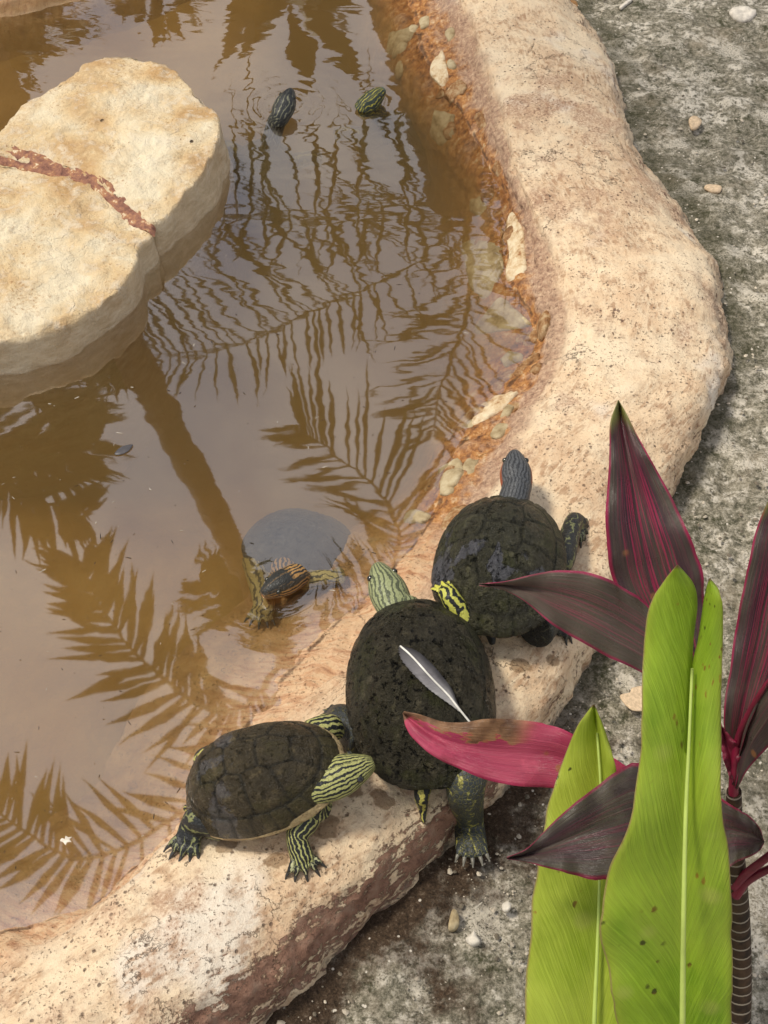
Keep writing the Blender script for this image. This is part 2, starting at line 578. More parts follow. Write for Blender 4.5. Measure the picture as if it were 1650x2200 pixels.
def ground_material():
    t = NT('mossy_rough_concrete')
    big = t.noise(4.5, 4, 0.6)
    med = t.noise(17, 6, 0.68)
    fin = t.noise(95, 6, 0.75)
    grit = t.noise(300, 4, 0.75)
    col = t.ramp(t.m('ADD', t.m('MULTIPLY', fin, 0.62), t.m('MULTIPLY', grit, 0.38)),
                 [(0.36, (0.055, 0.052, 0.036)), (0.46, (0.175, 0.160, 0.115)), (0.54, (0.34, 0.305, 0.230)), (0.65, (0.60, 0.55, 0.45))])
    # pale lichen patches
    col = t.mix(t.m('MULTIPLY', t.step(med, 0.51, 0.60), t.step(fin, 0.40, 0.56)), col, (0.72, 0.66, 0.55))
    # warm sandy zones
    col = t.mix(t.step(t.noise(7, 4), 0.52, 0.68, 0, 0.35), col, (0.34, 0.27, 0.18))
    # moss and dark damp
    mo = t.m('MULTIPLY', t.step(med, 0.50, 0.36), t.step(fin, 0.60, 0.40))
    col = t.mix(t.m('MULTIPLY', mo, 0.85), col, t.ramp(grit, [(0.3, (0.022, 0.026, 0.010)), (0.7, (0.085, 0.085, 0.038))]))
    col = t.mix(t.step(big, 0.42, 0.30, 0, 0.45), col, (0.075, 0.066, 0.044))
    col = t.mix(t.m('MULTIPLY', t.step(t.noise(9, 6, 0.72), 0.52, 0.60), t.step(grit, 0.36, 0.56)), col, (0.66, 0.60, 0.49))
    # dark humus, moss and painted contact shade along the rim foot
    near = t.attr('dirt_shade')
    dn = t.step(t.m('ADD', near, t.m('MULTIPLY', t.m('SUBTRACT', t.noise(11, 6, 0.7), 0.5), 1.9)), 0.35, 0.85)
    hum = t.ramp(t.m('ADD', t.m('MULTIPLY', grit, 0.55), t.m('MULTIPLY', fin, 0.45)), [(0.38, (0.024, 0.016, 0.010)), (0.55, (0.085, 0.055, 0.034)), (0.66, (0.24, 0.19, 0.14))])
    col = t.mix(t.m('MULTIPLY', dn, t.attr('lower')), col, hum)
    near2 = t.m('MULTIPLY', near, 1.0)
    gm = t.ramp(grit, [(0.35, (0.030, 0.032, 0.014)), (0.65, (0.105, 0.095, 0.055))])  # moss tone with the kerb's contact shade painted in
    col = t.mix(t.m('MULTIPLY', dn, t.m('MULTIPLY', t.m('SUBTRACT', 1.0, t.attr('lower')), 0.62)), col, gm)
    # white flecks
    fl = t.m('MULTIPLY', t.step(t.voro(85), 0.20, 0.13), t.step(t.noise(40, 2), 0.54, 0.60))
    col = t.mix(fl, col, (0.70, 0.64, 0.54))
    h = t.m('ADD', fin, t.m('MULTIPLY', grit, 0.5))
    return t.done(col, 0.92, t.bump(h, 0.9, 0.005), 0.2)


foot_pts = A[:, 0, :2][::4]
dirt_shade = np.zeros(len(gp))
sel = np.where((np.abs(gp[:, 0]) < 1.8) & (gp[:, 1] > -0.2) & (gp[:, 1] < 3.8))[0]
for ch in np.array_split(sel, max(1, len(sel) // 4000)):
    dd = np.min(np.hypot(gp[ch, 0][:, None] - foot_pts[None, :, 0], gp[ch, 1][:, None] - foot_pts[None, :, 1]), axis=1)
    dirt_shade[ch] = np.exp(-dd / 0.060)  # mask for humus, moss and painted shade, fading away from the foot
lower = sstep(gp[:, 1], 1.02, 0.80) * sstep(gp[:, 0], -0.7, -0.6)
dirt_shade = np.where(lower > 0, np.exp(np.log(np.maximum(dirt_shade, 1e-9)) * (1 - 0.58 * lower)), dirt_shade)
ground = mesh_obj('pavement', gp, grid_faces(len(gx), len(gy)), ground_material(), attrs={'dirt_shade': dirt_shade, 'lower': lower})
tag(ground, 'rough grey mossy concrete pavement outside the pond rim', kind='structure')

# ------------------------------------------------------------------ pond bed
bx, by = np.arange(-1.95, 1.0, 0.03), np.arange(0.25, 3.9, 0.03)
BX, BY = np.meshgrid(bx, by, indexing='ij')
bp = np.stack([BX.ravel(), BY.ravel(), np.zeros(BX.size)], 1)
shal = np.maximum(sstep(bp[:, 1], 1.75, 1.15), sstep(bp[:, 1] - 0.9 * bp[:, 0], 2.3, 2.9) * sstep(bp[:, 0], 0.0, -0.35))
bp[:, 2] = -0.42 + 0.30 * shal + fbm(bp, 3, 3, 71) * 0.02 + fbm(bp, 14, 3, 73) * 0.008
okv = inside_poly(bp[:, :2], crest_xy[::6])
bf = [f for f in grid_faces(len(bx), len(by)) if all(okv[i] for i in f)]
tb = NT('silt_bed')
bed_mat = tb.done(tb.ramp(tb.noise(6, 6, 0.6), [(0.3, (0.27, 0.155, 0.045)), (0.55, (0.40, 0.25, 0.085)), (0.75, (0.48, 0.32, 0.13))]), 0.9,
                  tb.bump(tb.noise(60, 4), 0.5, 0.01))
tag(mesh_obj('pond_bed', bp, bf, bed_mat), 'brown silt bed of the pond under the water', kind='structure')


# ------------------------------------------------------------------ water: a closed body with silt in it
def water_material():
    t = NT('muddy_water')
    p = t.pos()
    # slow swell plus small disturbed rings round the swimming turtles
    far = t.n('SeparateXYZ', Vector=p).outputs['Y']
    k = t.step(far, 0.9, 2.2, 0.06, 0.55)
    n1 = t.noise(1.0, 2, 0.45, vec=t.vm('MULTIPLY', p, (7, 12, 1)))
    n2 = t.noise(1.0, 2, 0.5, vec=t.vm('MULTIPLY', p, (22, 40, 1)))
    h = t.m('ADD', t.m('MULTIPLY', n1, 0.70), t.m('MULTIPLY', n2, 0.07))
    h = t.m('MULTIPLY', h, k)
    for (cx_, cy_, am_) in ((*P(614, 225, 0)[:2], 0.11), (*P(803, 215, 0)[:2], 0.07), (*P(600, 1260, 0)[:2], 0.045)):
        dv_ = t.n('VectorMath', {'operation': 'DISTANCE'})
        t.set(dv_.inputs[0], p)
        dv_.inputs[1].default_value = (cx_, cy_, 0)
        r_ = t.m('ADD', dv_.outputs['Value'], t.m('MULTIPLY', n2, 0.02))
        w_ = t.m('MULTIPLY', t.m('SINE', t.m('MULTIPLY', r_, 210.0)), t.m('POWER', 2.718, t.m('MULTIPLY', r_, -15.0)))
        h = t.m('ADD', h, t.m('MULTIPLY', w_, am_))
    nb = t.bump(h, 0.30, 0.0055)
    lw = t.n('LayerWeight', Blend=0.5)
    t.set(lw.inputs['Normal'], nb)
    F0 = 0.21
    frs = t.m('ADD', t.m('MULTIPLY', t.m('POWER', lw.outputs['Facing'], 5.0), 1 - F0), F0)
    gl = t.n('BsdfGlossy', Color=(1, 1, 1), Roughness=0.022)
    t.set(gl.inputs['Normal'], nb)
    tr = t.n('BsdfTransparent', Color=(0.97, 0.95, 0.90))
    mx = t.n('MixShader', Fac=frs)
    t.t.links.new(tr.outputs[0], mx.inputs[1])
    t.t.links.new(gl.outputs[0], mx.inputs[2])
    t.t.links.new(mx.outputs[0], t.out.inputs['Surface'])
    sc = t.n('VolumeScatter', Color=(0.92, 0.70, 0.36), Density=2.3, Anisotropy=-0.1)
    ab = t.n('VolumeAbsorption', Color=(0.66, 0.50, 0.17), Density=5.0)
    ad = t.n('AddShader')
    t.t.links.new(sc.outputs[0], ad.inputs[0])
    t.t.links.new(ab.outputs[0], ad.inputs[1])
    t.t.links.new(ad.outputs[0], t.out.inputs['Volume'])
    return t.mat


wp = A[::6, 3, :2]
nw = len(wp)
wv = [(x, y, 0.0) for x, y in wp] + [(x, y, -0.47) for x, y in wp]
wf = [tuple(range(nw - 1, -1, -1)) if False else tuple(range(nw)), tuple(range(2 * nw - 1, nw - 1, -1))]
wf += [(i, i + nw, (i + 1) % nw + nw, (i + 1) % nw) for i in range(nw)]
water = mesh_obj('pond_water', wv, wf, water_material(), smooth=False)
bm = bmesh.new()
bm.from_mesh(water.data)
bmesh.ops.recalc_face_normals(bm, faces=bm.faces)
bm.to_mesh(water.data)
bm.free()
tag(water, 'still muddy brown pond water reflecting sky and palm fronds', kind='structure')

# ------------------------------------------------------------------ limestone slab standing in the pond
def limestone(name, warm=1.0):
    t = NT(name)
    big = t.noise(8, 6, 0.6)
    med = t.noise(32, 6, 0.65)
    fin = t.noise(170, 5, 0.7)
    col = t.ramp(big, [(0.38, (0.83, 0.72, 0.51)), (0.48, (0.74, 0.56, 0.32)), (0.58, (0.57, 0.36, 0.165))])
    col = t.mix(t.step(med, 0.47, 0.66, 0, 0.65), col, (0.86, 0.77, 0.59))
    col = t.mix(t.m('MULTIPLY', t.step(fin, 0.40, 0.60), t.step(t.noise(5, 4), 0.44, 0.60, 0, 0.5)), col, (0.50, 0.32, 0.16))
    col = t.mix(t.m('MULTIPLY', t.step(fin, 0.56, 0.66), t.step(t.noise(12, 3), 0.45, 0.62)), col, (0.42, 0.24, 0.11))
    hole = t.m('MULTIPLY', t.step(t.voro(24), 0.12, 0.06), t.step(t.noise(9, 2), 0.55, 0.60))
    col = t.mix(hole, col, (0.09, 0.055, 0.03))
    w = t.attr('side')
    col = t.mix(t.m('MULTIPLY', w, 0.75), col, t.ramp(t.noise(25, 6, 0.7, vec=t.vm('MULTIPLY', t.pos(), (1, 1, 3))), [(0.3, (0.40, 0.31, 0.19)), (0.55, (0.60, 0.50, 0.34)), (0.75, (0.76, 0.68, 0.52))]))
    crk = t.voro(13, 'DISTANCE_TO_EDGE', vec=t.vm('ADD', t.pos(), t.vm('MULTIPLY', t.noise(9, 5, out='Color'), (0.12, 0.12, 0.12))))
    ck = t.m('MULTIPLY', t.step(crk, 0.035, 0.0), t.step(t.noise(7, 3), 0.50, 0.58))
    col = t.mix(t.m('MULTIPLY', ck, 0.0), col, (0.40, 0.26, 0.13))
    h = t.m('ADD', t.m('MULTIPLY', med, 1.0), t.m('MULTIPLY', fin, 0.45))
    return t.done(col, 0.88, t.bump(t.m('SUBTRACT', t.m('SUBTRACT', h, hole), t.m('MULTIPLY', ck, 0.12)), 0.9, 0.010), 0.25)


M_LIME = limestone('pale_limestone')


def slab(poly, ztop, parent, seed, bulge=0.016, skirt=0.011):
    w = np.array([tuple(P(x, y, ztop)) for x, y in poly])
    n = 220
    seg = np.linalg.norm(np.roll(w, -1, 0) - w, axis=1)
    cum = np.concatenate([[0], np.cumsum(seg)])
    tt = np.linspace(0, cum[-1], n, endpoint=False)
    wc = np.vstack([w, w[:1]])
    b = np.stack([np.interp(tt, cum, wc[:, k]) for k in range(3)], 1)
    for _ in range(1):
        b = 0.5 * b + 0.25 * (np.roll(b, 1, 0) + np.roll(b, -1, 0))
    c = b.mean(0)
    tang = np.roll(b, -1, 0) - np.roll(b, 1, 0)
    out = np.stack([tang[:, 1], -tang[:, 0], np.zeros(n)], 1)
    out /= np.linalg.norm(out, axis=1, keepdims=True)
    if np.mean(np.sum(out * (b - c), 1)) < 0:
        out = -out
    rings, side = [], []
    for off, z in ((skirt * 1.9, -0.30), (skirt * 1.5, -0.12), (skirt * 1.15, -0.04), (skirt * 0.9, -0.012), (skirt * 0.75, 0.006), (skirt * 0.58, 0.02), (skirt * 0.38, ztop * 0.55), (skirt * 0.14, ztop * 0.85)):
        r = b + out * off
        r[:, 2] = z
        rings.append(r)
        side.append(np.ones(n))
    for s in list(np.linspace(1, 0.04, 46)):
        r = c + (b - c) * s
        r[:, 2] = ztop + bulge * (1 - s ** 3) ** 0.9
        rings.append(r)
        side.append(np.full(n, 0.25 if s == 1 else 0.0))
    v = np.vstack(rings)
    side = np.concatenate(side)
    amp = np.where(v[:, 2] > ztop * 0.9, 1, 0.8)
    d = fbm(v, 9, 3, seed) * 0.009 + np.abs(fbm(v, 30, 4, seed + 3)) * 0.0065 + fbm(v, 120, 2, seed + 5) * 0.001
    v[:, 2] += d * amp
    rag = fbm(v, 15, 4, seed + 9) * 0.009 + fbm(v, 6, 2, seed + 12) * 0.008
    isr = np.repeat(np.arange(len(rings)) <= 9, n)
    v[:, :2] += np.tile(out[:, :2], (len(rings), 1)) * np.where(isr, rag, 0)[:, None]
    v = np.vstack([v, [c + np.array([0, 0, bulge])]])
    f = []
    for i in range(len(rings) - 1):
        for j in range(n):
            j2 = (j + 1) % n
            f.append((i * n + j, i * n + j2, (i + 1) * n + j2, (i + 1) * n + j))
    last = (len(rings) - 1) * n
    f += [(last + j, last + (j + 1) % n, len(v) - 1) for j in range(n)]
    o = mesh_obj('slab', v, f, M_LIME, parent, attrs={'side': np.concatenate([side, [0]])})
    bmx = bmesh.new()
    bmx.from_mesh(o.data)
    bmesh.ops.recalc_face_normals(bmx, faces=bmx.faces)
    bmx.to_mesh(o.data)
    bmx.free()
    return o


rock = tag(empty('pond_rock', P(150, 420, 0)), 'pale flat limestone rock with a rusty seam rising from the pond', 'rock')
rock_inv = Matrix.Translation(-rock.location)
s1 = slab([(-60, 330), (-20, 302), (0, 290), (50, 242), (108, 200), (160, 166), (182, 136), (225, 117), (290, 116), (350, 138), (402, 185), (442, 222),
           (472, 258), (474, 300), (440, 362), (392, 424), (350, 466), (326, 477), (288, 452), (250, 418), (200, 388), (130, 358), (60, 340), (0, 334), (-40, 338)], 0.072, rock, 101)
s2 = slab([(-260, 455), (-120, 372), (-20, 346), (80, 364), (150, 380), (210, 404), (245, 432), (270, 458), (300, 480), (326, 488), (318, 512), (294, 532),
           (288, 566), (263, 606), (214, 650), (168, 688), (108, 710), (0, 738), (-120, 768), (-260, 700)], 0.066, rock, 131)
s1.matrix_parent_inverse = rock_inv
s2.matrix_parent_inverse = rock_inv
ua_ = cr([(-90, 326), (0, 312), (60, 326), (130, 345), (200, 376), (250, 404), (290, 440), (318, 466), (334, 486)], 90)
la_ = cr([(-90, 360), (0, 356), (80, 374), (150, 392), (208, 414), (240, 444), (264, 474), (296, 492), (324, 500)], 90)
sv, ss = [], []
for i in range(90):
    for j in range(9):
        q = ua_[i] * (1 - j / 8) + la_[i] * (j / 8)
        pz = 0.0785 - 0.014 * (abs(j - 4) / 4) ** 2
        pt = P(q[0], q[1], pz)
        sv.append((pt.x, pt.y, pt.z))
sv = np.array(sv)
slab_bvh = [BVHTree.FromPolygons([v_.co for v_ in s_.data.vertices], [tuple(p_.vertices) for p_ in s_.data.polygons]) for s_ in (s1, s2)]
zz = []
for q in sv:
    hs = [b_.ray_cast(Vector((q[0], q[1], 0.5)), Vector((0, 0, -1)))[0] for b_ in slab_bvh]
    zz.append(max([h_.z for h_ in hs if h_ is not None] + [0.062]))
zz = np.array(zz).reshape(90, 9)
for _ in range(6):
    zz[1:-1] = 0.5 * zz[1:-1] + 0.25 * (zz[:-2] + zz[2:])
    zz[:, 1:-1] = 0.5 * zz[:, 1:-1] + 0.25 * (zz[:, :-2] + zz[:, 2:])
sv[:, 2] = zz.ravel() + np.tile([-0.004, 0.0005, 0.0018, 0.0022, 0.0024, 0.0022, 0.0018, 0.0005, -0.004], 90) + fbm(sv, 70, 4, 171) * 0.0022
tm = NT('rusty_mortar')
seam_col = tm.ramp(tm.noise(55, 6, 0.7), [(0.28, (0.07, 0.035, 0.03)), (0.42, (0.22, 0.10, 0.07)), (0.52, (0.33, 0.16, 0.10)), (0.58, (0.42, 0.20, 0.09)), (0.64, (0.76, 0.63, 0.43))])
so_ = mesh_obj('mortar_seam', sv, grid_faces(90, 9), tm.done(seam_col, 0.85, tm.bump(tm.noise(120, 5), 0.8, 0.004)), rock)
so_.matrix_parent_inverse = rock_inv

# ------------------------------------------------------------------ stones set in the inner face of the rim
M_STONE = limestone('bank_stone')
ts = NT('stained_stone')
M_STAIN = ts.done(ts.ramp(ts.noise(40, 6, 0.65), [(0.3, (0.24, 0.17, 0.08)), (0.5, (0.42, 0.33, 0.19)), (0.7, (0.55, 0.47, 0.30))]), 0.7, ts.bump(ts.noise(90, 5), 0.7, 0.004))
ts2 = NT('rusty_pale_stone')
_n = ts2.noise(45, 6, 0.7)
M_STONE2 = ts2.done(ts2.ramp(_n, [(0.34, (0.30, 0.14, 0.05)), (0.45, (0.58, 0.42, 0.24)), (0.60, (0.74, 0.62, 0.42))]), 0.75, ts2.bump(_n, 0.9, 0.006))
STONES = [
    ([(835, 73), (902, 53), (882, 87), (845, 120), (829, 120)], 1), ([(951, 105), (969, 171), (951, 189), (922, 164), (925, 138)], 0),
    ([(933, 233), (976, 247), (976, 291), (947, 316), (922, 291)], 1), ([(1100, 451), (1124, 491), (1129, 545), (1133, 582), (1089, 609), (1085, 582), (1096, 556), (1084, 484)], 0),
    ([(987, 524), (1027, 513), (1075, 524), (1082, 582), (1045, 651), (1009, 618), (998, 567)], 1), ([(1016, 705), (1077, 632), (1145, 700), (1105, 709), (1018, 720)], 1),
    ([(1073, 773), (1095, 755), (1125, 761), (1123, 775), (1086, 791)], 1), ([(1009, 918), (1023, 877), (1068, 850), (1118, 836), (1086, 877), (1050, 900)], 0),
    ([(1009, 429), (1038, 422), (1049, 447), (1027, 469), (1009, 451)], 1), ([(940, 1010), (985, 985), (1000, 1010), (975, 1050), (945, 1050)], 1),
]
for si, (poly, wet) in enumerate(STONES):
    pl = np.array(poly, float)
    n = 28
    seg = np.linalg.norm(np.roll(pl, -1, 0) - pl, axis=1)
    cum = np.concatenate([[0], np.cumsum(seg)])
    wc = np.vstack([pl, pl[:1]])
    tt = np.linspace(0, cum[-1], n, endpoint=False)
    b = np.stack([np.interp(tt, cum, wc[:, k]) for k in range(2)], 1)
    b = 0.6 * b + 0.2 * (np.roll(b, 1, 0) + np.roll(b, -1, 0))
    c = b.mean(0)
    vv = []
    for s, lift in ((1.06, -0.006), (1.0, 0.0005), (0.90, 0.0035), (0.7, 0.0045), (0.4, 0.005), (0.12, 0.005)):
        for q in c + (b - c) * s:
            hp = hit(q[0], q[1])
            vv.append((hp.x - lift * 0.5, hp.y - lift * 0.15, hp.z + lift))
    vv = np.array(vv)
    vv[:, 2] += fbm(vv, 60, 4, 200 + si) * 0.0042
    f = []
    for i in range(5):
        for j in range(n):
            f.append((i * n + j, i * n + (j + 1) % n, (i + 1) * n + (j + 1) % n, (i + 1) * n + j))
    f.append(tuple(5 * n + j for j in range(n)))
    mesh_obj('stone', vv, f, M_STAIN if wet else M_STONE2, pond_rim, attrs={'side': np.zeros(len(vv))})

# smaller rubble bedded in the inner wall
rr_ = np.random.default_rng(77)
tr_ = NT('rust_stone')
_m = tr_.noise(50, 6, 0.7)
M_RUST = tr_.done(tr_.ramp(_m, [(0.32, (0.10, 0.042, 0.014)), (0.48, (0.30, 0.15, 0.055)), (0.64, (0.50, 0.36, 0.20))]), 0.6, tr_.bump(_m, 0.9, 0.006))
M_RUB = [M_STAIN, M_RUST, M_RUST]
for k_ in range(34):
    uu, vv_ = rr_.uniform(0.6, 11.2), rr_.uniform(4.1, 5.9)
    iu, iv = int(uu * SUBU) % NU, int(vv_ / 7 * (NVV - 1))
    c_ = V.reshape(NU, NVV, 3)[iu, iv]
    n_ = nrm[iu, iv]
    t1_ = du[iu, iv] / np.linalg.norm(du[iu, iv])
    t2_ = np.cross(n_, t1_)
    sx, sy, sz = rr_.uniform(0.012, 0.034), rr_.uniform(0.010, 0.022), rr_.uniform(0.006, 0.011)
    pts_ = []
    for i_ in range(14):
        for j_ in range(8):
            th_, ph_ = 2 * math.pi * i_ / 14, math.pi * j_ / 7
            q_ = np.array([math.sin(ph_) * math.cos(th_), math.sin(ph_) * math.sin(th_), math.cos(ph_)])
            q_ = np.sign(q_) * np.abs(q_) ** 0.75
            pts_.append(c_ - n_ * 0.003 + t1_ * q_[0] * sx + t2_ * q_[1] * sy + n_ * q_[2] * sz)
    pts_ = np.array(pts_)
    dd_ = pts_ - c_
    pts_ = c_ + dd_ * (1 + 0.40 * fbm(pts_, 42, 3, 500 + k_))[:, None]
    mesh_obj('stone', pts_, grid_faces(14, 8, wrap_u=True), M_RUB[k_ % 3], pond_rim)
# ------------------------------------------------------------------ turtles
def shell_material(name, base, alt, moss, patch=None, patch_amt=0.0, rough=0.5, lump=1.0, seam=0.45):
    t = NT(name)
    n1 = t.noise(26, 6, 0.65)
    n2 = t.noise(85, 6, 0.7)
    n3 = t.noise(320, 4, 0.7)
    col = t.ramp(t.m('ADD', t.m('MULTIPLY', n1, 0.5), t.m('MULTIPLY', n2, 0.5)), [(0.34, tuple(c * 0.55 for c in base)), (0.50, base), (0.66, alt)])
    col = t.mix(t.m('MULTIPLY', t.step(t.noise(19, 5, 0.6), 0.50, 0.62), 0.7), col, moss)
    if patch:
        pm = t.step(t.m('ADD', t.noise(15, 5, 0.6), t.m('MULTIPLY', t.attr('bare'), 0.28)), 0.66, 0.70)
        col = t.mix(t.m('MULTIPLY', pm, patch_amt), col, t.ramp(n2, [(0.35, tuple(c * 0.5 for c in patch)), (0.65, patch)]))
        n2 = t.m('MULTIPLY', n2, t.m('SUBTRACT', 1.0, t.m('MULTIPLY', pm, 0.6)))
    col = t.mix(t.m('MULTIPLY', t.step(n3, 0.62, 0.72), 0.5), col, (0.20, 0.165, 0.11))
    col = t.mix(t.step(t.noise(48, 5, 0.7), 0.56, 0.66, 0, 0.5), col, tuple(c * 1.7 for c in alt))
    col = t.mix(t.m('MULTIPLY', t.attr('seam'), seam), col, (0.012, 0.012, 0.010))
    clod = t.step(t.noise(105, 5, 0.75), 0.56, 0.66)
    col = t.mix(t.m('MULTIPLY', clod, 0.68), col, (0.010, 0.011, 0.008))
    lip = t.step(t.m('ADD', t.attr('lip'), t.m('MULTIPLY', t.m('SUBTRACT', n1, 0.5), 0.5)), 0.42, 0.62)
    col = t.mix(lip, col, t.ramp(n2, [(0.3, (0.34, 0.23, 0.11)), (0.6, (0.60, 0.46, 0.24))]))
    h = t.m('ADD', t.m('MULTIPLY', n2, 0.9), t.m('ADD', t.m('MULTIPLY', n3, 0.35), t.m('MULTIPLY', clod, -0.5)))
    return t.done(col, t.m('ADD', t.step(n2, 0.3, 0.7, rough - 0.14, rough + 0.08), t.step(t.noise(14, 3), 0.42, 0.62, -0.12, 0.18)), t.bump(h, 1.0 * lump, 0.008), 0.30)


def build_shell(parent, L, W, Hh, mat, seed, flare=0.008, lipw=1.0, keel=0.002, sdepth=1.0, lumpy=1.0):
    NR, NTH = 72, 176
    r = np.concatenate([np.linspace(0.0, 1, NR), [1.004, 0.996, 0.97, 0.90, 0.6, 0.0]])
    th = np.linspace(0, 2 * math.pi, NTH, endpoint=False)
    Rr, T = np.meshgrid(r, th, indexing='ij')
    c, s = np.cos(T), np.sin(T)
    p = 2.25
    rad = (np.abs(c) ** p + np.abs(s) ** p) ** (-1 / p)
    ux, uy = rad * c, rad * s
    wid = 1 + 0.015 * (-ux) - 0.035 * np.clip(ux, 0, 1) ** 2                 # a little broader behind
    tail = 1 - 0.018 * np.exp(-((T - math.pi) / 0.09) ** 2)
    X = Rr * ux * L / 2 * tail
    Y = Rr * uy * W / 2 * wid
    nx, ny = Rr * ux, Rr * uy
    top = Hh * (1 - np.clip(Rr, 0, 1) ** 2.3) ** 0.80
    top = top * (1 - 0.10 * nx * 0.6)
    Zc = top.copy()
    # marginal flare
    fl = sstep(Rr, 0.84, 1.0)
    Zc += flare * fl * (0.4 + 0.6 * sstep(-nx, 0.2, 0.9))
    und = np.arange(len(r)) >= NR
    uz = np.concatenate([np.zeros(NR), [-0.0022, -0.005, -0.0065, -0.005, 0.004, 0.006]])
    Zc = np.where(und[:, None], (Zc[NR - 1] + uz[:, None]), Zc)
    Zc[len(r) - 1] = uz[-1]
    # scute seams from nearest centres
    cs = [(0.74, 0), (0.38, 0), (0.0, 0), (-0.38, 0), (-0.73, 0)]
    for sg in (1, -1):
        cs += [(0.55, sg * 0.50), (0.17, sg * 0.58), (-0.22, sg * 0.58), (-0.58, sg * 0.48)]
    cs = np.array(cs)
    q = np.stack([nx, ny], -1)[:, :, None, :] - cs[None, None]
    q[..., 0] *= 1.05
    d = np.sqrt((q ** 2).sum(-1))
    ds = np.sort(d, axis=2)
    f21 = ds[:, :, 1] - ds[:, :, 0]
    seam_in = np.exp(-(f21 / 0.030) ** 2) * (Rr < 0.82)
    seam_ring = np.exp(-((Rr - 0.825) / 0.014) ** 2)
    k = 24
    a = (T + math.pi / k) * k / (2 * math.pi)
    seam_m = np.exp(-(((a - np.round(a)) / 0.07) ** 2)) * (Rr > 0.825) * (np.arange(len(r)) < NR + 2)[:, None]
    seam = np.clip(seam_in + seam_ring + seam_m, 0, 1) * (np.arange(len(r)) < NR + 2)[:, None]
    pts = np.stack([X, Y, Zc], -1).reshape(-1, 3)
    rg = np.sin(ds[:, :, 0] * 80) * 0.00040 * sdepth * (Rr < 0.8)
    dz = -0.0024 * sdepth * seam + rg + keel * np.exp(-(ny / 0.05) ** 2) * (Rr < 0.8)
    dz = dz.ravel() + (fbm(pts, 28, 3, seed) * 0.0014 + fbm(pts, 90, 3, seed + 4) * 0.0008) * lumpy
    notch = 1 - 0.012 * (seam_m * (Rr > 0.95)).ravel()
    pts[:, :2] *= notch[:, None]
    topm = np.repeat((np.arange(len(r)) < NR), NTH)
    pts[:, 2] += np.where(topm, dz, 0)
    lip = np.repeat(np.where(np.arange(len(r)) >= NR - 1, 1.0, 0.0), NTH) * lipw
    lip[(NR - 1) * NTH:NR * NTH] = 0.75 * lipw
    if lipw >= 1:
        lip = np.maximum(lip, (sstep(Rr, 0.955, 0.985) * sstep(nx, 0.1, 0.45)).ravel())
    bare = (np.exp(-((nx + 0.35) / 0.4) ** 2) * (0.4 + 0.6 * np.cos(T * 3) ** 2)).ravel()
    return mesh_obj('carapace', pts, grid_faces(len(r), NTH, wrap_v=True), mat, parent,
                    attrs={'seam': seam.ravel(), 'lip': lip, 'bare': bare})


def plastron_mat():
    t = NT('yellow_plastron')
    n = t.noise(45, 5, 0.6)
    col = t.ramp(n, [(0.35, (0.16, 0.10, 0.04)), (0.5, (0.48, 0.33, 0.11)), (0.7, (0.62, 0.46, 0.19))])
    col = t.mix(t.step(t.noise(70, 3), 0.60, 0.66), col, (0.03, 0.025, 0.02))
    return t.done(col, 0.5, t.bump(n, 0.4, 0.002), 0.4)


M_PLAS = plastron_mat()


def build_plastron(parent, L, W, depth):
    n, m = 64, 9
    pr = [(0.80, 0.003), (0.88, -0.004), (0.87, -0.010), (0.80, -depth * 0.7), (0.70, -depth * 0.95), (0.55, -depth), (0.3, -depth), (0.1, -depth)]
    v = []
    for rr, z in pr:
        for i in range(n):
            a = 2 * math.pi * i / n
            rad = (abs(math.cos(a)) ** 2.6 + abs(math.sin(a)) ** 2.6) ** (-1 / 2.6)
            # open towards head and tail, closed bridges at the sides
            br = 1 if z < -depth * 0.6 else 0.55 + 0.45 * abs(math.sin(a)) ** 1.5
            v.append((rr * rad * math.cos(a) * L / 2 * 0.93 * br, rr * rad * math.sin(a) * W / 2 * 0.95, z))
    f = grid_faces(len(pr), n, wrap_v=True)
    f.append(tuple((len(pr) - 1) * n + i for i in range(n)))
    return mesh_obj('plastron', v, f, M_PLAS, parent)


def skin_material():
    t = NT('striped_turtle_skin')
    ph = t.attr('phase')
    ph = t.m('ADD', ph, t.m('MULTIPLY', t.m('SUBTRACT', t.noise(38, 4, 0.6), 0.5), 3.2))
    s = t.m('SINE', t.m('MULTIPLY', ph, 2 * math.pi))
    s = t.m('ADD', s, t.m('MULTIPLY', t.m('SUBTRACT', t.noise(90, 3), 0.5), 1.6))
    fac = t.step(t.m('ADD', s, t.attr('bias')), -0.12, 0.22)
    la, lb = t.attr('light', 'Color'), t.attr('dark', 'Color')
    n = t.noise(240, 4, 0.7)
    lc = t.mix(t.step(n, 0.35, 0.65), t.mix(0.75, la, (0, 0, 0), 'MIX') if False else la, la)
    col = t.mix(fac, lb, lc)
    # scales
    vo = t.n('TexVoronoi', {'feature': 'DISTANCE_TO_EDGE'}, Scale=190.0)
    t.set(vo.inputs['Vector'], t.pos())
    e = t.step(vo.outputs['Distance'], 0.02, 0.10)
    sc = t.attr('scaly')
    col = t.mix(t.m('MULTIPLY', t.m('SUBTRACT', 1.0, e), sc), col, t.mix(0.55, lb, la))
    col = t.mix(t.attr('spot'), col, t.attr('spotc', 'Color'))
    h = t.m('ADD', t.m('MULTIPLY', e, t.m('ADD', sc, 0.25)), t.m('ADD', t.m('MULTIPLY', n, 0.4), t.m('MULTIPLY', t.noise(110, 4, 0.65), 0.6)))
    return t.done(col, 0.42, t.bump(h, 0.8, 0.0025), 0.5)


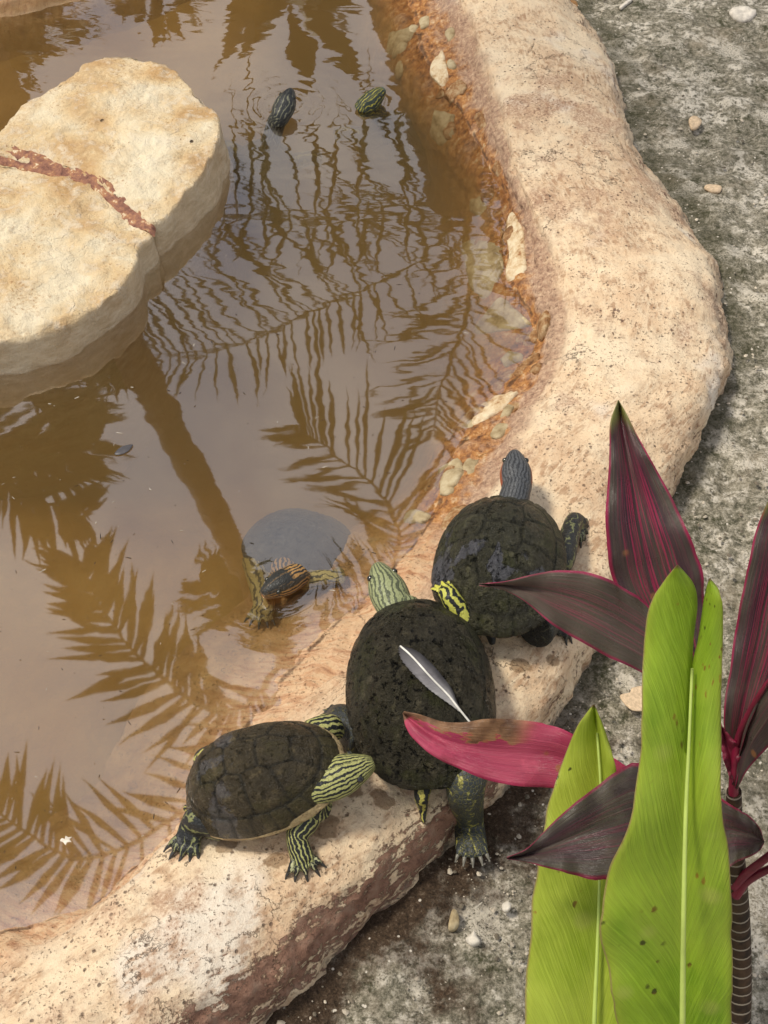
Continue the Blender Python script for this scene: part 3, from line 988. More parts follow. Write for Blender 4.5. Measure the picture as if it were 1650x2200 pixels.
M_SKIN = skin_material()
M_CLAW = plain('horn_claw', (0.035, 0.033, 0.03), 0.35, 0.5)
M_CLAWP = plain('pale_claw', (0.16, 0.15, 0.12), 0.35, 0.5)
te = NT('turtle_eye')
M_EYE = te.done(te.ramp(te.noise(300, 2), [(0.45, (0.008, 0.008, 0.008)), (0.7, (0.06, 0.06, 0.02))]), 0.06, None, 0.8)


def loft(points, radii, n=18, samples=26, up=(0, 0, 1)):
    c = cr(np.array([tuple(p) for p in points]), samples)
    rr = np.clip(cr(np.array(radii, float), samples), 0.0012, None)
    tg = np.gradient(c, axis=0)
    tg /= np.linalg.norm(tg, axis=1, keepdims=True) + 1e-9
    upv = np.array(up, float)
    side = np.cross(upv, tg)
    bad = np.linalg.norm(side, axis=1) < 0.25
    side[bad] = np.cross(np.array([1.0, 0.2, 0]), tg[bad])
    side /= np.linalg.norm(side, axis=1, keepdims=True)
    for i in range(1, samples):
        if np.dot(side[i], side[i - 1]) < 0:
            side[i] *= -1
    upn = np.cross(tg, side)
    a = np.linspace(0, 2 * math.pi, n, endpoint=False)
    v = c[:, None] + side[:, None] * (rr[:, None, :1] * np.cos(a)[None, :, None]) + upn[:, None] * (rr[:, None, 1:] * np.sin(a)[None, :, None])
    f = grid_faces(samples, n, wrap_v=True)
    f.append(tuple(range(n))[::-1])
    f.append(tuple((samples - 1) * n + i for i in range(n)))
    return v.reshape(-1, 3), f, (c, rr, side, upn)


def limb(pts, rad, n=6, light=(0.5, 0.47, 0.13), dark=(0.012, 0.013, 0.012), bias=0.0, scaly=0.0, spots=None, kind='leg'):
    return dict(pts=[Vector(p) for p in pts], rad=[(r if isinstance(r, tuple) else (r, r)) for r in rad], n=n, light=light, dark=dark, bias=bias, scaly=scaly, spots=spots, kind=kind)


def toes(wrist, foot, spread, length, rad, count=5, palm_n=None, **kw):
    """toe chains fanning out from the foot end; returns limbs and claw segments (base, tip)"""
    w, ft = Vector(wrist), Vector(foot)
    fwd = (ft - w).normalized()
    nrm_ = Vector(palm_n) if palm_n else Vector((0, 0, 1))
    sd = nrm_.cross(fwd)
    if sd.length < 1e-3:
        sd = Vector((0, 1, 0)).cross(fwd)
    sd.normalize()
    up_ = fwd.cross(sd)
    if up_.dot(nrm_) < 0:
        up_ = -up_
    L_, C_ = [], []
    for i in range(count):
        u = (i - (count - 1) / 2) / ((count - 1) / 2)
        d = (fwd + sd * (u * spread)).normalized()
        ln = length * (1.0 - 0.22 * u * u)
        b = ft + sd * (u * rad * 2.6) - fwd * rad * 1.0
        m_ = b + d * ln * 0.55 + up_ * rad * 0.55
        e = b + d * ln - up_ * rad * 0.2
        L_.append(limb([b, m_, e], [rad, rad * 0.95, rad * 0.7], kind='toe', **kw))
        C_.append((e - d * rad * 0.3, e + d * ln * 0.55 - up_ * rad * 0.9, rad * 0.62))
    return L_, C_


def build_turtle(label, loc, yaw, pitch, roll, L, W, Hh, mat, limbs, claws, eyes, seed, depth=0.030, shell_dz=0.0, lipw=1.0, group=None, flare=0.008, claw_mat=None, voxel=0.0021, sdepth=1.0, lumpy=1.0):
    root = empty('turtle', loc)
    root.rotation_mode = 'XYZ'
    root.rotation_euler = (roll, -pitch, yaw)
    bpy.context.view_layer.update()
    tag(root, label, 'turtle', group)
    build_shell(root, L, W, Hh, mat, seed, flare, lipw, 0.002, sdepth, lumpy)
    build_plastron(root, L, W, depth)
    # body: torso and limbs grown together
    vs_, fs_, info = [], [], []
    tv, tf, ti = loft([(-L * 0.36, 0, -0.004), (-L * 0.2, 0, -0.006), (L * 0.2, 0, -0.006), (L * 0.37, 0, -0.004)],
                      [(W * 0.20, 0.010), (W * 0.36, 0.014), (W * 0.36, 0.014), (W * 0.22, 0.011)], n=28)
    torso = limb([(0, 0, 0)] * 2, [0.01, 0.01], n=5, light=limbs[0]['light'], dark=limbs[0]['dark'], kind='torso')
    allp = [(tv, tf, ti, torso)]
    for lb in limbs:
        allp.append((*loft(lb['pts'], lb['rad'], n=14 if lb['kind'] == 'toe' else 20, samples=14 if lb['kind'] == 'toe' else 30), lb))
    off = 0
    for v, f, i, lb in allp:
        vs_.append(v)
        fs_ += [tuple(x + off for x in q) for q in f]
        off += len(v)
    tmp = mesh_obj('tmp_body', np.vstack(vs_), fs_)
    md = tmp.modifiers.new('r', 'REMESH')
    md.mode = 'VOXEL'
    md.voxel_size = voxel
    sm = tmp.modifiers.new('s', 'SMOOTH')
    sm.factor = 0.5
    sm.iterations = 3
    dg = bpy.context.evaluated_depsgraph_get()
    em = tmp.evaluated_get(dg).to_mesh()
    bv = np.empty(len(em.vertices) * 3)
    em.vertices.foreach_get('co', bv)
    bv = bv.reshape(-1, 3)
    bf = [tuple(p_.vertices) for p_ in em.polygons]
    tmp.evaluated_get(dg).to_mesh_clear()
    bpy.data.objects.remove(tmp, do_unlink=True)
    C = np.vstack([i[0] for _, _, i, _ in allp])
    RR = np.concatenate([i[1].mean(1) for _, _, i, _ in allp])
    SD = np.vstack([i[2] for _, _, i, _ in allp])
    UP = np.vstack([i[3] for _, _, i, _ in allp])
    LID = np.concatenate([np.full(len(i[0]), k) for k, (_, _, i, _) in enumerate(allp)])
    TT = np.concatenate([np.linspace(0, 1, len(i[0])) for _, _, i, _ in allp])
    R2 = np.concatenate([i[1] for _, _, i, _ in allp])
    best = np.empty(len(bv), int)
    pen = np.where(LID == 0, 3.0, 0.0)
    for ch in np.array_split(np.arange(len(bv)), max(1, len(bv) // 3000)):
        dd = np.linalg.norm(bv[ch][:, None] - C[None], axis=2) / RR[None] + pen[None]
        best[ch] = np.argmin(dd, 1)
    dv_ = bv - C[best]
    phi = np.arctan2((dv_ * SD[best]).sum(1) / R2[best, 0], (dv_ * UP[best]).sum(1) / R2[best, 1])
    lid = LID[best]
    tt = TT[best]
    nn = np.array([lb['n'] for *_, lb in allp], float)[lid]
    att = {
        'phase': phi / (2 * math.pi) * nn + 0.25,
        'bias': np.array([lb['bias'] for *_, lb in allp])[lid],
        'scaly': np.array([lb['scaly'] for *_, lb in allp])[lid],
        'light': np.array([lb['light'] for *_, lb in allp])[lid],
        'dark': np.array([lb['dark'] for *_, lb in allp])[lid],
    }
    sp = np.zeros(len(bv))
    spc = np.zeros((len(bv), 3))
    for k, (*_, lb) in enumerate(allp):
        for (t0, t1, p0, p1, colr) in (lb['spots'] or []):
            ap = np.abs(phi)
            w = sstep(tt, t0 - 0.03, t0 + 0.03) * sstep(tt, t1 + 0.03, t1 - 0.03) * sstep(ap, p0 - 0.12, p0 + 0.12) * sstep(ap, p1 + 0.12, p1 - 0.12) * (lid == k)
            spc[w > sp] = colr
            sp = np.maximum(sp, w)
    att['spot'] = sp
    att['spotc'] = spc
    body = mesh_obj('body', bv, bf, M_SKIN, root, attrs=att)
    for b, e, r_ in claws:
        cv, cf, _ = loft([b, (Vector(b) + Vector(e)) / 2 + Vector((0, 0, r_ * 0.4)), e], [(r_, r_), (r_ * 0.75, r_ * 0.75), (0.0004, 0.0004)], n=7, samples=6)
        mesh_obj('claw', cv, cf, claw_mat or M_CLAW, body)
    for ep, er in eyes:
        u_, v_ = 12, 8
        ev = [(ep[0] + er * math.sin(math.pi * j / v_) * math.cos(2 * math.pi * i / u_), ep[1] + er * math.sin(math.pi * j / v_) * math.sin(2 * math.pi * i / u_), ep[2] + er * math.cos(math.pi * j / v_)) for i in range(u_) for j in range(v_ + 1)]
        mesh_obj('eye', ev, grid_faces(u_, v_ + 1, wrap_u=True), M_EYE, body)
    return root


def frame(loc, yaw, pitch, roll):
    from mathutils import Euler
    return Matrix.Translation(loc) @ Euler((roll, -pitch, yaw), 'XYZ').to_matrix().to_4x4()


def head_limb(neck0, neck1, head_c, dirv, s=1.0, **kw):
    """neck from the shell, then a head pointing along dirv (all local)"""
    d = Vector(dirv).normalized()
    hc = Vector(head_c)
    pts = [Vector(neck0), Vector(neck1), hc - d * 0.030 * s, hc - d * 0.016 * s, hc, hc + d * 0.014 * s, hc + d * 0.024 * s, hc + d * 0.0295 * s]
    rad = [(0.021 * s, 0.019 * s), (0.018 * s, 0.017 * s), (0.0175 * s, 0.016 * s), (0.0200 * s, 0.0165 * s), (0.0195 * s, 0.0165 * s), (0.0145 * s, 0.0135 * s), (0.0095 * s, 0.0100 * s), (0.0055 * s, 0.0060 * s)]
    return limb(pts, rad, kind='head', **kw)


def eye_spots(head_c, dirv, s=1.0, up=(0, 0, 1)):
    d = Vector(dirv).normalized()
    sd = Vector(up).cross(d).normalized()
    u = d.cross(sd)
    return [(Vector(head_c) + d * 0.012 * s + sd * (sg * 0.0130 * s) + u * 0.0056 * s, 0.0036 * s) for sg in (1, -1)]


YEL = (0.50, 0.47, 0.13)
PALE = (0.40, 0.40, 0.14)
BLK = (0.010, 0.012, 0.012)
rad_ = math.radians

# --- the near one with its neck stretched out
T1 = dict(loc=P(570, 1676, 0.120), yaw=rad_(7), pitch=rad_(19), roll=rad_(2))
m1 = frame(**T1).inverted()
lo = lambda px, py, z: m1 @ P(px, py, z)
lh = lambda px, py, lift=0.0: m1 @ hit(px, py, lift)
hc1 = lo(736, 1664, 0.150)
hd1 = (m1.to_3x3() @ Vector((0.72, 0.28, 0.06)))
head1 = head_limb((0.066, -0.012, -0.010), lo(690, 1690, 0.132), hc1, hd1, 1.32, n=27, light=PALE, dark=BLK, bias=0.25,
                  spots=[(0.52, 0.97, 0.0, 0.85, (0.075, 0.075, 0.048))])
ff1, fw1 = lh(652, 1858, 0.010), lh(640, 1815, 0.022)
foreR = limb([(0.062, -0.036, -0.014), lo(668, 1722, 0.118), lo(655, 1765, 0.110), fw1, ff1], [0.025, 0.022, 0.0170, 0.0130, (0.0150, 0.0075)], n=15, light=PALE, dark=BLK, bias=-0.40)
hf1, hw1 = lh(404, 1816, 0.009), lh(420, 1788, 0.018)
hindR = limb([(-0.062, -0.034, -0.012), lo(440, 1758, 0.100), hw1, hf1], [0.022, 0.021, 0.0165, (0.017, 0.008)], n=7, light=(0.20, 0.21, 0.08), dark=BLK, bias=-0.8)
foreL = limb([(0.060, 0.045, -0.012), (0.080, 0.055, -0.020), (0.088, 0.058, -0.034)], [0.022, 0.018, (0.014, 0.009)], n=15, light=PALE, dark=BLK)
hindL = limb([(-0.070, 0.050, -0.012), (-0.088, 0.062, -0.024)], [0.022, 0.016], n=6, light=YEL, dark=BLK, bias=-0.5)
tail1 = limb([(-0.085, 0, -0.014), (-0.118, 0.006, -0.026)], [0.010, 0.004], n=5, bias=-0.4)
upl1 = m1.to_3x3() @ Vector((0, 0, 1))
t1a, c1a = toes(fw1, ff1, 0.75, 0.020, 0.0040, palm_n=upl1, light=(0.45, 0.45, 0.24), dark=BLK, bias=-0.5, n=3)
t1b, c1b = toes(hw1, hf1, 0.55, 0.022, 0.0042, palm_n=upl1, light=(0.22, 0.23, 0.10), dark=BLK, bias=-0.5, n=3)
M_SH1 = shell_material('brown_wet_carapace', (0.042, 0.032, 0.016), (0.090, 0.070, 0.036), (0.044, 0.037, 0.011), (0.10, 0.10, 0.115), 0.5, 0.32, 0.8, 0.75)
build_turtle('turtle with bold yellow and black stripes and stretched neck beside the larger mossy turtle', **T1, L=0.203, W=0.138, Hh=0.078, mat=M_SH1,
             limbs=[head1, foreR, hindR, foreL, hindL, tail1] + t1a + t1b, claws=c1a + c1b, eyes=eye_spots(hc1, hd1, 1.32, upl1), seed=301, depth=0.028,
             group='turtles basking on the rim', lipw=1.0, flare=0.004, sdepth=1.0)

# --- the one with red ear patches
T3 = dict(loc=P(1073, 1222, 0.120), yaw=rad_(78), pitch=rad_(2), roll=rad_(-2))
m3 = frame(**T3).inverted()
lo = lambda px, py, z: m3 @ P(px, py, z)
lh = lambda px, py, lift=0.0: m3 @ hit(px, py, lift)
hc3 = lo(1108, 1012, 0.140)
hd3 = m3.to_3x3() @ Vector((0.0, 1.0, 0.12))
DG = (0.062, 0.066, 0.074)
head3 = head_limb((0.085, 0, 0.004), lo(1110, 1050, 0.138), hc3, hd3, 1.15, n=24, light=(0.085, 0.09, 0.095), dark=(0.03, 0.032, 0.036), bias=0.3,
                  spots=[(0.36, 0.68, 1.15, 2.0, (0.34, 0.075, 0.022)), (0.75, 1.0, 1.0, 2.6, (0.06, 0.085, 0.05))])
ff3, fw3 = lh(1246, 1142, 0.008), lh(1230, 1138, 0.018)
foreR3 = limb([(0.045, -0.060, -0.012), (0.040, -0.080, -0.016), fw3, ff3], [0.022, 0.018, 0.013, (0.014, 0.007)], n=6, light=(0.16, 0.17, 0.07), dark=BLK, bias=-0.8)
hf3, hw3 = lh(1215, 1352, 0.008), lh(1185, 1335, 0.016)
hindR3 = limb([(-0.080, -0.060, -0.014), hw3, hf3], [0.026, 0.021, (0.020, 0.008)], n=6, light=(0.10, 0.10, 0.06), dark=BLK, bias=-1.0, scaly=0.35)
hindL3 = limb([(-0.060, 0.050, -0.014), (-0.074, 0.058, -0.026)], [0.022, 0.014], n=6, bias=-0.8)
foreL3 = limb([(0.055, 0.045, -0.014), (0.066, 0.052, -0.024)], [0.020, 0.014], n=6, bias=-0.8)
tail3 = limb([(-0.085, 0, -0.014), (-0.106, -0.008, -0.024)], [0.010, 0.004], n=5, bias=-1.5)
up3 = m3.to_3x3() @ Vector((0, 0, 1))
t3a, c3a = toes(fw3, ff3, 0.8, 0.020, 0.0042, palm_n=up3, light=(0.20, 0.22, 0.12), dark=BLK, bias=-0.4, n=3)
t3b, c3b = toes(hw3, hf3, 0.6, 0.018, 0.0042, palm_n=up3, light=(0.08, 0.08, 0.05), dark=BLK, bias=-0.6, n=3)
M_SH3 = shell_material('algae_scute_carapace', (0.036, 0.034, 0.020), (0.070, 0.066, 0.036), (0.038, 0.040, 0.013), (0.095, 0.095, 0.11), 0.85, 0.34, 1.1, 0.6)
tt3 = build_turtle('dark turtle with red patches behind its eyes, head raised along the cream rim', **T3, L=0.240, W=0.178, Hh=0.080, mat=M_SH3,
             limbs=[head3, foreR3, hindR3, hindL3, foreL3, tail3] + t3a + t3b, claws=c3a + c3b, eyes=eye_spots(hc3, hd3, 1.15, up3), seed=341, depth=0.032,
             group='turtles basking on the rim', lipw=0.45, flare=0.018)

bpy.context.view_layer.update()
_c3 = [c for c in tt3.children if c.name.startswith('carapace')][0]
bvh3 = BVHTree.FromPolygons([_c3.matrix_world @ v.co for v in _c3.data.vertices], [tuple(p_.vertices) for p_ in _c3.data.polygons])


def on3(px, py, lift):
    loc, nor, *_ = bvh3.ray_cast(CAM, ray(px, py).normalized())
    return loc + nor * lift if loc is not None else P(px, py, 0.14)


# --- the large mossy one carrying the feather
T2 = dict(loc=P(903, 1486, 0.118), yaw=rad_(92.5), pitch=rad_(4), roll=rad_(0))
m2 = frame(**T2).inverted()
lo = lambda px, py, z: m2 @ P(px, py, z)
lh = lambda px, py, lift=0.0: m2 @ hit(px, py, lift)
hc2 = lo(830, 1262, 0.128)
hd2 = m2.to_3x3() @ Vector((-0.34, 0.92, 0.05))
GRN, GRD = (0.30, 0.33, 0.16), (0.085, 0.10, 0.05)
head2 = head_limb((0.085, 0.010, 0.0), lo(862, 1300, 0.122), hc2, hd2, 1.30, n=20, light=GRN, dark=GRD, bias=0.2)
hf2, hw2 = lh(1013, 1822, 0.008), lh(1005, 1770, 0.018)
hindR2 = limb([(-0.080, -0.060, -0.014), lo(1000, 1690, 0.098), hw2, hf2], [0.026, 0.024, 0.0195, (0.021, 0.008)], n=6, light=(0.36, 0.33, 0.07), dark=(0.030, 0.036, 0.036), bias=-0.95, scaly=0.5)
hf2b, hw2b = lh(705, 1552, 0.009), lh(740, 1565, 0.016)
hindL2 = limb([(-0.060, 0.070, -0.014), hw2b, hf2b], [0.026, 0.022, (0.021, 0.008)], n=6, light=(0.20, 0.18, 0.06), dark=(0.025, 0.030, 0.032), bias=-1.1, scaly=0.5)
ff2, fw2 = m2 @ on3(966, 1268, 0.006), m2 @ on3(980, 1292, 0.010)
foreR2 = limb([(0.075, -0.055, -0.010), (0.095, -0.062, 0.004), fw2, ff2], [0.022, 0.018, 0.013, (0.013, 0.007)], n=7, light=(0.55, 0.55, 0.10), dark=BLK, bias=0.1)
foreL2 = limb([(0.060, 0.050, -0.014), (0.074, 0.060, -0.026)], [0.022, 0.014], n=7)
tail2 = limb([(-0.110, 0, -0.010), lo(906, 1710, 0.092), lh(908, 1742, 0.008), lh(910, 1772, 0.004)], [0.012, 0.0095, 0.006, 0.0025], n=4, light=(0.42, 0.38, 0.08), dark=BLK, bias=-0.35)
up2 = m2.to_3x3() @ Vector((0, 0, 1))
t2a, c2a = toes(hw2, hf2, 0.45, 0.019, 0.0046, palm_n=up2, light=(0.25, 0.24, 0.08), dark=(0.028, 0.033, 0.034), bias=-0.8, n=3)
t2b, c2b = toes(hw2b, hf2b, 0.7, 0.020, 0.0044, palm_n=up2, light=(0.16, 0.15, 0.06), dark=(0.025, 0.03, 0.032), bias=-0.8, n=3)
t2c, c2c = toes(fw2, ff2, 0.65, 0.020, 0.0034, palm_n=up2, light=(0.60, 0.58, 0.08), dark=BLK, bias=0.15, n=2)
M_SH2 = shell_material('mossy_carapace', (0.040, 0.035, 0.021), (0.082, 0.070, 0.042), (0.040, 0.042, 0.012), None, 0, 0.36, 1.6, 0.35)
tt2 = build_turtle('large dark mossy turtle with a grey feather lying on its shell', **T2, L=0.266, W=0.187, Hh=0.085, mat=M_SH2,
                   limbs=[head2, hindR2, hindL2, foreR2, foreL2, tail2] + t2a + t2b + t2c, claws=c2a + c2b, eyes=eye_spots(hc2, hd2, 1.30, up2), seed=321, depth=0.032,
                   group='turtles basking on the rim', lipw=0.35, flare=0.005, claw_mat=M_CLAWP, sdepth=0.6, lumpy=1.6)

# --- the one half under water, facing the rim
T4 = dict(loc=P(640, 1176, -0.062), yaw=rad_(248), pitch=rad_(17), roll=rad_(0))
m4 = frame(**T4).inverted()
lo = lambda px, py, z: m4 @ P(px, py, z)
hc4 = lo(602, 1256, 0.012)
hd4 = m4.to_3x3() @ Vector((-0.75, -0.62, 0.10))
head4 = head_limb((0.055, 0, 0.002), lo(618, 1250, -0.012), hc4, hd4, 1.08, n=19, light=(0.36, 0.20, 0.06), dark=BLK, bias=0.15,
                  spots=[(0.45, 1.0, 0.0, 0.85, (0.020, 0.021, 0.018)), (0.55, 1.0, 2.3, 3.2, (0.50, 0.21, 0.05)), (0.30, 1.0, 0.85, 1.25, (0.035, 0.032, 0.024))])
lm4 = dict(light=(0.30, 0.24, 0.09), dark=(0.075, 0.062, 0.03), bias=0.6, n=9)
fa, fb = lo(560, 1322, -0.020), lo(566, 1292, -0.018)
fc, fd = lo(728, 1238, -0.008), lo(690, 1243, -0.008)
f4a = limb([(0.055, -0.05, -0.008), fb, fa], [0.018, 0.016, (0.018, 0.008)], **lm4)
f4b = limb([(0.055, 0.05, -0.008), lo(660, 1250, -0.012), fd, fc], [0.018, 0.014, 0.013, (0.014, 0.007)], **lm4)
h4a = limb([(-0.055, 0.05, -0.008), (-0.085, 0.065, -0.02)], [0.018, 0.012], **lm4)
h4b = limb([(-0.055, -0.05, -0.008), (-0.085, -0.065, -0.02)], [0.018, 0.012], **lm4)
up4 = m4.to_3x3() @ Vector((0, 0, 1))
t4a, c4a = toes(fb, fa, 0.8, 0.016, 0.0040, palm_n=up4, **lm4)
t4b, c4b = toes(fd, fc, 0.6, 0.014, 0.0036, palm_n=up4, **lm4)
M_SH4 = shell_material('grey_submerged_carapace', (0.055, 0.053, 0.048), (0.085, 0.082, 0.075), (0.055, 0.052, 0.042), None, 0, 0.6, 0.8, 0.4)
build_turtle('submerged turtle with grey shell and orange-lined dark head just above water', **T4, L=0.180, W=0.170, Hh=0.044, mat=M_SH4,
             limbs=[head4, f4a, f4b, h4a, h4b] + t4a + t4b, claws=c4a, eyes=eye_spots(hc4, hd4, 1.08, up4), seed=361, depth=0.022, lipw=0.0,
             group='turtles swimming in the pond', sdepth=0.3)


# --- two swimmers with only their heads out
def swimmer(label, head_px, head_dir, z, yaw, body_px, s, light, dark, bias, spots, seed, neck_px):
    T = dict(loc=P(*body_px), yaw=yaw, pitch=rad_(28), roll=0.0)
    mi = frame(**T).inverted()
    hc = mi @ P(head_px[0], head_px[1], z)
    hd = mi.to_3x3() @ Vector(head_dir)
    hl = head_limb((0.070, 0, 0.0), mi @ P(*neck_px), hc, hd, s, n=15, light=light, dark=dark, bias=bias, spots=spots)
    kw = dict(light=(0.25, 0.24, 0.08), dark=BLK, n=6, bias=-0.5)
    lg = [limb([(sx * 0.062, sy * 0.055, -0.01), (sx * 0.085, sy * 0.09, -0.02), (sx * 0.088, sy * 0.115, -0.03)], [0.020, 0.016, (0.018, 0.006)], **kw) for sx in (1, -1) for sy in (1, -1)]
    upl = mi.to_3x3() @ Vector((0, 0, 1))
    build_turtle(label, **T, L=0.21, W=0.165, Hh=0.065, mat=M_SH4, limbs=[hl] + lg, claws=[], eyes=eye_spots(hc, hd, s, upl), seed=seed, depth=0.026, lipw=0.2,
                 group='turtles swimming in the pond')


swimmer('swimming turtle with dark head and pale neck rising beside the limestone rock', (614, 222), (0.35, 0.85, 0.42), 0.026, rad_(78), (560, 395, -0.155), 1.15,
        (0.20, 0.20, 0.13), (0.020, 0.022, 0.022), -0.75, [(0.62, 0.95, 0, 0.7, (0.012, 0.013, 0.013))], 381, (592, 268, -0.012))
swimmer('swimming turtle with yellow-barred green head poking up near the inner bank', (803, 212), (0.72, 0.55, 0.38), 0.014, rad_(110), (850, 330, -0.165), 1.05,
        (0.42, 0.38, 0.05), (0.022, 0.035, 0.026), -0.75, [(0.80, 1.0, 0, 3.2, (0.085, 0.12, 0.085))], 391, (806, 236, -0.02))
# ------------------------------------------------------------------ broad leaves in the foreground
def leaf_mesh(name, left, mid, right, dist, fold, mat, parent, n=64, m=9, bulge=0.004, wavy=0.0015, seed=0, thick=0.0006, split=None, mid2=None):
    """left / mid / right: photo pixels from tip to base; dist: metres from the camera at tip .. base; the edges lie 'fold' nearer"""
    Lp, Mp, Rp = (cr(np.array(a, float), n) for a in (left, mid, right))
    D = cr(np.array(dist, float)[:, None], n)[:, 0]
    Mq = Mp if mid2 is None else cr(np.array(mid2, float), n)
    rag = np.stack([fbm(np.stack([np.arange(n) * 0.16, np.full(n, seed * 7 + k * 3), np.zeros(n)], 1), 1.0, 4, 900) * 0.035 for k in (0, 1)], 1)
    rag -= np.clip(rag - 0.022, 0, 1) * 3.0
    verts, uv = [], []
    for i in range(n):
        v = 1 - i / (n - 1)
        for sgn, E in ((-1, Lp), (1, Rp)):
            for j in range(m):
                u = 1 - j / (m - 1) if sgn < 0 else j / (m - 1)
                Ei = E[i] + (E[i] - (Mp if sgn < 0 else Mq)[i]) * float(rag[i, 0 if sgn < 0 else 1])
                q = (Mp if sgn < 0 else Mq)[i] * (1 - u) + Ei * u
                fo = fold[0 if sgn < 0 else 1] if isinstance(fold, (tuple, list)) else fold
                dd = D[i] - fo * u ** 1.4 - bulge * math.sin(math.pi * u) + wavy * (math.sin(v * 17 + sgn * 1.3 + seed) * u + 0.7 * math.sin(v * 41 + sgn * 2.1 + seed * 3) * u ** 3)
                pt = R(q[0], q[1], dd)
                verts.append(tuple(pt))
                uv.append((sgn * u, v, 0))
    faces = []
    w = 2 * m
    for i in range(n - 1):
        for j in range(w - 1):
            if j == m - 1:
                continue
            faces.append((i * w + j, i * w + j + 1, (i + 1) * w + j + 1, (i + 1) * w + j))
    o = mesh_obj(name, verts, faces, mat, parent, attrs={'leafuv': np.array(uv)})
    bmx = bmesh.new()
    bmx.from_mesh(o.data)
    if split is None:
        bmesh.ops.remove_doubles(bmx, verts=bmx.verts, dist=1e-5)
    else:
        bmx.verts.ensure_lookup_table()
        ii = int(split * (n - 1))
        vs2 = [bmx.verts[i * w + j] for i in range(ii, n) for j in (m - 1, m)]
        bmesh.ops.remove_doubles(bmx, verts=vs2, dist=2e-4)
    bmesh.ops.recalc_face_normals(bmx, faces=bmx.faces)
    bmx.to_mesh(o.data)
    bmx.free()
    sd = o.modifiers.new('thickness', 'SOLIDIFY')
    sd.thickness = thick
    sd.offset = 0
    return o


def tube(name, pts, rad, mat, parent, n=10, samples=40, attrs=None):
    v, f, inf = loft(pts, [(r, r) for r in rad], n=n, samples=samples)
    tl = np.repeat(np.linspace(0, 1, samples), n)
    return mesh_obj(name, v, f, mat, parent, attrs={'along': tl})


def cord_material(name, base, alt, streak, amt, edge, tip=None, dead=None):
    t = NT(name)
    uv = t.attr('leafuv', 'Vector')
    s = t.n('SeparateXYZ', Vector=uv)
    u, v = s.outputs[0], s.outputs[1]
    au = t.m('ABSOLUTE', u)
    vein = t.noise(1.0, 5, 0.7, vec=t.vm('MULTIPLY', uv, (16, 1.3, 1)))
    fin = t.noise(1.0, 3, 0.7, vec=t.vm('MULTIPLY', uv, (60, 2.0, 1)))
    col = t.mix(t.step(t.noise(1.0, 3, 0.5, vec=t.vm('MULTIPLY', uv, (2.5, 2.5, 1))), 0.35, 0.65), base, alt)
    col = t.mix(t.step(fin, 0.35, 0.65, 0, 0.35), col, tuple(c * 0.45 for c in base))
    sm = t.m('MULTIPLY', t.step(vein, 0.48, 0.62), t.step(au, 0.9, 0.25))
    col = t.mix(t.m('MULTIPLY', sm, amt), col, streak)
    # pale fine veins
    col = t.mix(t.m('MULTIPLY', t.step(t.noise(1.0, 2, 0.5, vec=t.vm('MULTIPLY', uv, (38, 0.6, 1))), 0.62, 0.68), 0.30), col, tuple(min(1, c * 2.2 + 0.03) for c in alt))
    rim = t.step(t.m('ADD', au, t.m('MULTIPLY', t.m('SUBTRACT', vein, 0.5), 0.10)), 0.90, 0.965)
    col = t.mix(rim, col, edge)
    if tip:
        col = t.mix(t.step(t.m('ADD', v, t.m('MULTIPLY', au, 0.10)), 0.90, 1.0), col, tip)
    sp = t.m('MULTIPLY', t.step(t.voro(30), 0.17, 0.08), t.step(t.noise(14, 2), 0.50, 0.56))
    col = t.mix(t.step(t.noise(16, 5, 0.65), 0.50, 0.66, 0, 0.35), col, tuple(min(1, c * 1.8 + 0.015) for c in alt))
    col = t.mix(t.m('MULTIPLY', sp, 0.8), col, (0.38, 0.16, 0.05))
    if dead:
        dn = t.m('ADD', u, t.m('MULTIPLY', t.m('SUBTRACT', t.noise(1.0, 4, 0.6, vec=t.vm('MULTIPLY', uv, (3, 9, 1))), 0.5), 1.5))
        dm = t.m('MULTIPLY', t.m('MULTIPLY', t.step(dn, 0.36, 0.42), t.step(v, 0.42, 0.52)), 1.0)
        dm = t.m('MAXIMUM', dm, t.step(v, 0.935, 0.955))
        dk = t.m('MULTIPLY', t.step(dn, 0.30, 0.38), t.step(v, 0.40, 0.52))
        col = t.mix(t.m('MULTIPLY', dk, 0.8), col, (0.42, 0.20, 0.06))
        col = t.mix(t.m('MULTIPLY', dm, 0.95), col, t.ramp(t.noise(45, 4), [(0.35, (0.10, 0.045, 0.02)), (0.6, (0.36, 0.20, 0.10))]))
    h = t.m('ADD', t.m('MULTIPLY', fin, 0.6), vein)
    return t.done(col, t.step(t.noise(20, 3), 0.35, 0.65, 0.24, 0.48), t.bump(h, 0.5, 0.003), 0.6, 0.22, t.mix(0.5, col, streak))


